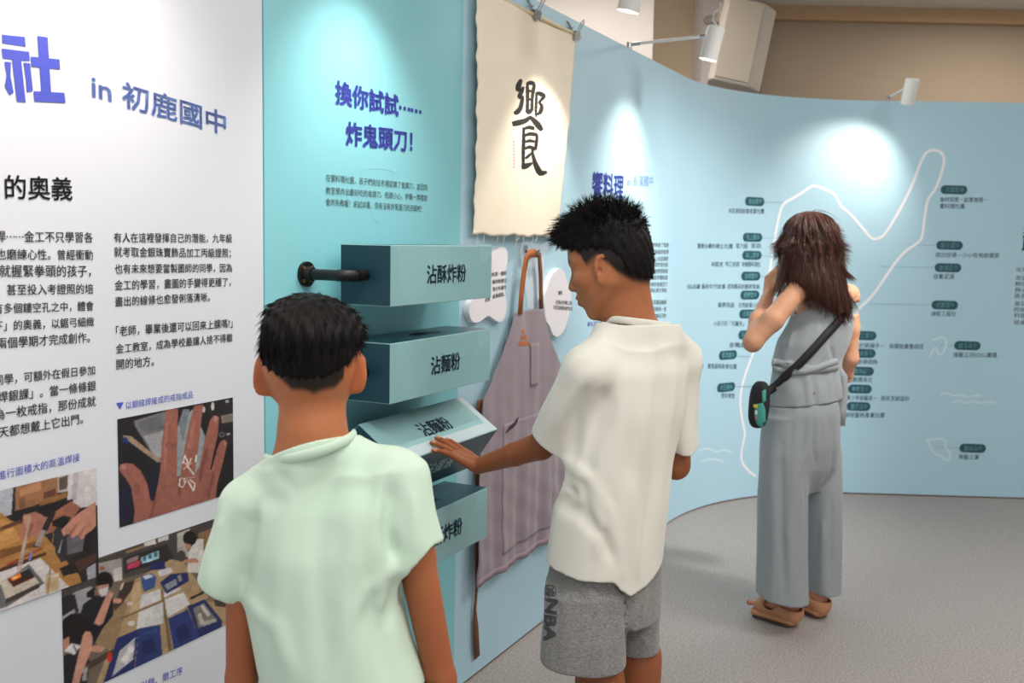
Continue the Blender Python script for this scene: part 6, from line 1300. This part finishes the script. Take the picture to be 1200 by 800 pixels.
band('sash_tail', [Q3(984, 432, -.02), Q3(988, 442, -.01), Q3(989, 460, .0), Q3(987, 480, .0), Q3(986, 499, .0)], [.02, .035, .03, .034, .026], M['grey_linen'], woman)
# wide trousers
pf = Field((Q3(878, 600)[0], D3 - .42, .06), (Q3(998, 600, .1)[0], D3 + .30, Q3(940, 455)[2]), .0046)
pf.stack([row(455, 905, 980, D3, .095, .02, YW3), row(480, 897, 984, D3, .115, .02, YW3), row(520, 893, 985, D3, .115, .03, YW3), row(545, 896, 982, D3, .095, .03, YW3), row(575, 920, 962, D3, .04, .03, YW3)], .02)
pf.stack([row(490, 899, 940, D3, .07, -.02, .15), row(530, 892, 944, D3, .09, -.03, .15), row(580, 889, 945, D3, .098, -.03, .15), row(650, 888, 944, D3, .102, -.035, .15), row(726, 886, 945, D3, .108, -.04, .15)], .03); pf.stack([row(490, 940, 980, D3, .07, .09, .15), row(530, 938, 984, D3, .09, .11, .15), row(580, 941, 985, D3, .095, .11, .15), row(650, 944, 983, D3, .095, .11, .15), row(712, 946, 981, D3, .10, .11, .15)], .012)
folds(pf, [([(942, 560), (945, 600), (944, 690)], -.005, .010), ([(935, 480), (932, 540), (925, 620), (930, 700)], .007, .014), ([(910, 480), (905, 560), (908, 640), (903, 705)], .006, .014), ([(917, 520), (916, 600), (919, 700)], -.005, .012), ([(965, 490), (962, 560), (964, 640), (962, 690)], .006, .013), ([(974, 500), (974, 600), (972, 690)], -.004, .011), ([(950, 490), (944, 530), (932, 560)], .005, .012), ([(952, 485), (952, 520), (955, 545)], -.004, .01)], D3 - .3, D3 + .15)
pf.ripple(lambda X, Y, Z: .0018 * np.sin(X * 55 + Y * 20 + .9 * np.sin(Z * 9)))
pf.shell(.013); CL3, CR3 = Q3(916, 700, -.035), Q3(963, 700, .11)
x, y, z = pf.grid((slice(None),) * 3)
for i in range(len(pf.ax[0])):
    X = pf.ax[0][i]; hz = np.where((X - (CL3 + CR3)[0] / 2) * (CR3 - CL3)[0] + (y[0] - (CL3 + CR3)[1] / 2) * (CR3 - CL3)[1] < 0, Q3(915, 709, -.12)[2] - (X - Q3(915, 709)[0]) * .12, Q3(962, 699, .02)[2]); pf.d[i] = np.maximum(pf.d[i], (hz - z[0]).astype(np.float32))
V, Qd = pf.mesh(2); SK3 = [(Q3(925, 352, -.08), Q3(882, 401, -.10), .07), (Q3(882, 401, -.10), Q3(902, 342, .08), .07), (Q3(902, 342, .08), Q3(915, 300, .1), .09), (Q3(996, 378, .10), Q3(996, 420, .12), .05), (Q3(996, 420, .12), Q3(960, 455, .30), .06)]; net_obj('body', tuck(tuck(BODY3[0], TOP3, skip=SK3), pf, .015, skip=SK3), BODY3[1], M['skin_fair'], woman, BODY3[2]); net_obj('trousers', tuck(V, TOP3, .002), Qd, M['grey_linen'], woman)
# platform sandals
for (h, f_) in ((hl, fd), (hr, fdr)):
    s_ = np.array([f_[1], -f_[0], 0]); h0 = h - f_ * .012; lo = np.minimum(h0, h0 + f_ * .27) - .07; hi = np.maximum(h0, h0 + f_ * .27) + .07; lo[2] = -.006; hi[2] = .14
    sfd = Field(lo, hi, .0036); sfd.econe(h0 + f_ * .045 + [0, 0, .026], (.036, .022), h0 + f_ * .20 + [0, 0, .022], (.045, .020), s_, .01)
    up2 = Field(lo, hi, .0036); up2.econe(h0 + f_ * .045 + [0, 0, .060], (.042, .050), h0 + f_ * .17 + [0, 0, .055], (.050, .036), s_, .02).shell(.005)
    up2.cut((0, 0, .02), (0, 0, -1)); up2.cut(h0 + f_ * .195, f_); up2.cut(h0 + f_ * .06 + [0, 0, .072], nrm(np.array([0, 0, 1.]) - f_ * .40)) if False else None
    up2.ell(h0 + f_ * .045 + [0, 0, .112], (.062, .055, .045), [f_, s_, np.array([0, 0, 1.])], .004, sub=True); up2.ell(h0 + f_ * .125 + [0, 0, .075], (.026, .09, .020), [f_, s_, np.array([0, 0, 1.])], .004, sub=True)
    V, Qd = sfd.mesh(1); sd2 = net_obj('sandal', V, Qd, M['sandal_tan'], woman); V, Qd = up2.mesh(1); net_obj('sandal_upper', V, Qd, M['sandal_tan'], sd2)
    osf = Field(lo, hi, .0036); osf.econe(h0 + f_ * .045 + [0, 0, .007], (.037, .008), h0 + f_ * .20 + [0, 0, .007], (.046, .008), s_, .004); V, Qd = osf.mesh(1); net_obj('outsole', V, Qd, M['sandal_dark'], sd2)
# crossbody pouch
bag = empty('crossbody_bag', Q3(890, 476, -.1), 'small black and teal pouch on a black strap at the woman\'s left hip', 'bag')
bf = Field(Q3(872, 480, -.25) - [0, 0, .12], Q3(906, 480, .05) + [0, 0, .14], .004); ub_ = nrm(P(891, 448, D3) - P(889, 500, D3)); sb_ = nrm(np.array([.75, -.66, 0]))
bf.ell(Q3(889.5, 474, -.115), (.030, .038, .090), [nrm(np.cross(sb_, ub_)), sb_, ub_], .02, p=2.8); V, Qd = bf.mesh(1); net_obj('pouch', V, Qd, M['bag_black'], bag)
bb = BVHTree.FromPolygons([tuple(v) for v in V], [tuple(map(int, q)) for q in Qd])
def bag_patch(name, pts, material, lift=.003):
    cc, ff = dense(pts, [tuple(range(len(pts)))], 3); vs = []
    for (x_, y_, _) in cc:
        d = Vector(ray(x_, y_)).normalized(); h = bb.ray_cast(Vector(EYE), d); vs.append(np.array(h[0]) - np.array(d) * lift if h[0] is not None else Q3(x_, y_, -.08))
    o = pymesh(name, vs, ff, material, bag, True); md = o.modifiers.new('t', 'SOLIDIFY'); md.thickness = .002; md.offset = 0
bag_patch('front_panel', [(884.5, 474), (894, 472), (897, 480), (897, 498), (892, 501), (887, 497), (884, 487)], M['bag_teal']); bag_patch('zip_pull', [(883, 473.5), (887.5, 474), (887.5, 478), (883, 477.5)], M['bag_yellow'], .006)
bag_patch('side_panel', [(893, 458), (897.5, 456), (897.5, 470), (893.5, 472)], M['bag_teal']); bag_patch('white_print', [(884.8, 481), (887, 480.5), (887.4, 486), (885, 486)], M['bag_white'], .005); bag_patch('pink_print', [(884.8, 487), (887, 487), (886.6, 491), (885, 491)], M['bag_pink'], .005)
band('strap', [on_top(994, 360, .010), on_top(989, 366, .010), on_top(985, 374, .010), on_top(972, 388, .010), on_top(955, 407, .010), on_top(938, 425, .010), on_top(920, 441, .010), on_top(908, 453, .010), Q3(898, 460, -.14), Q3(893, 464, -.12)], .032, M['bag_black'], bag, .004)
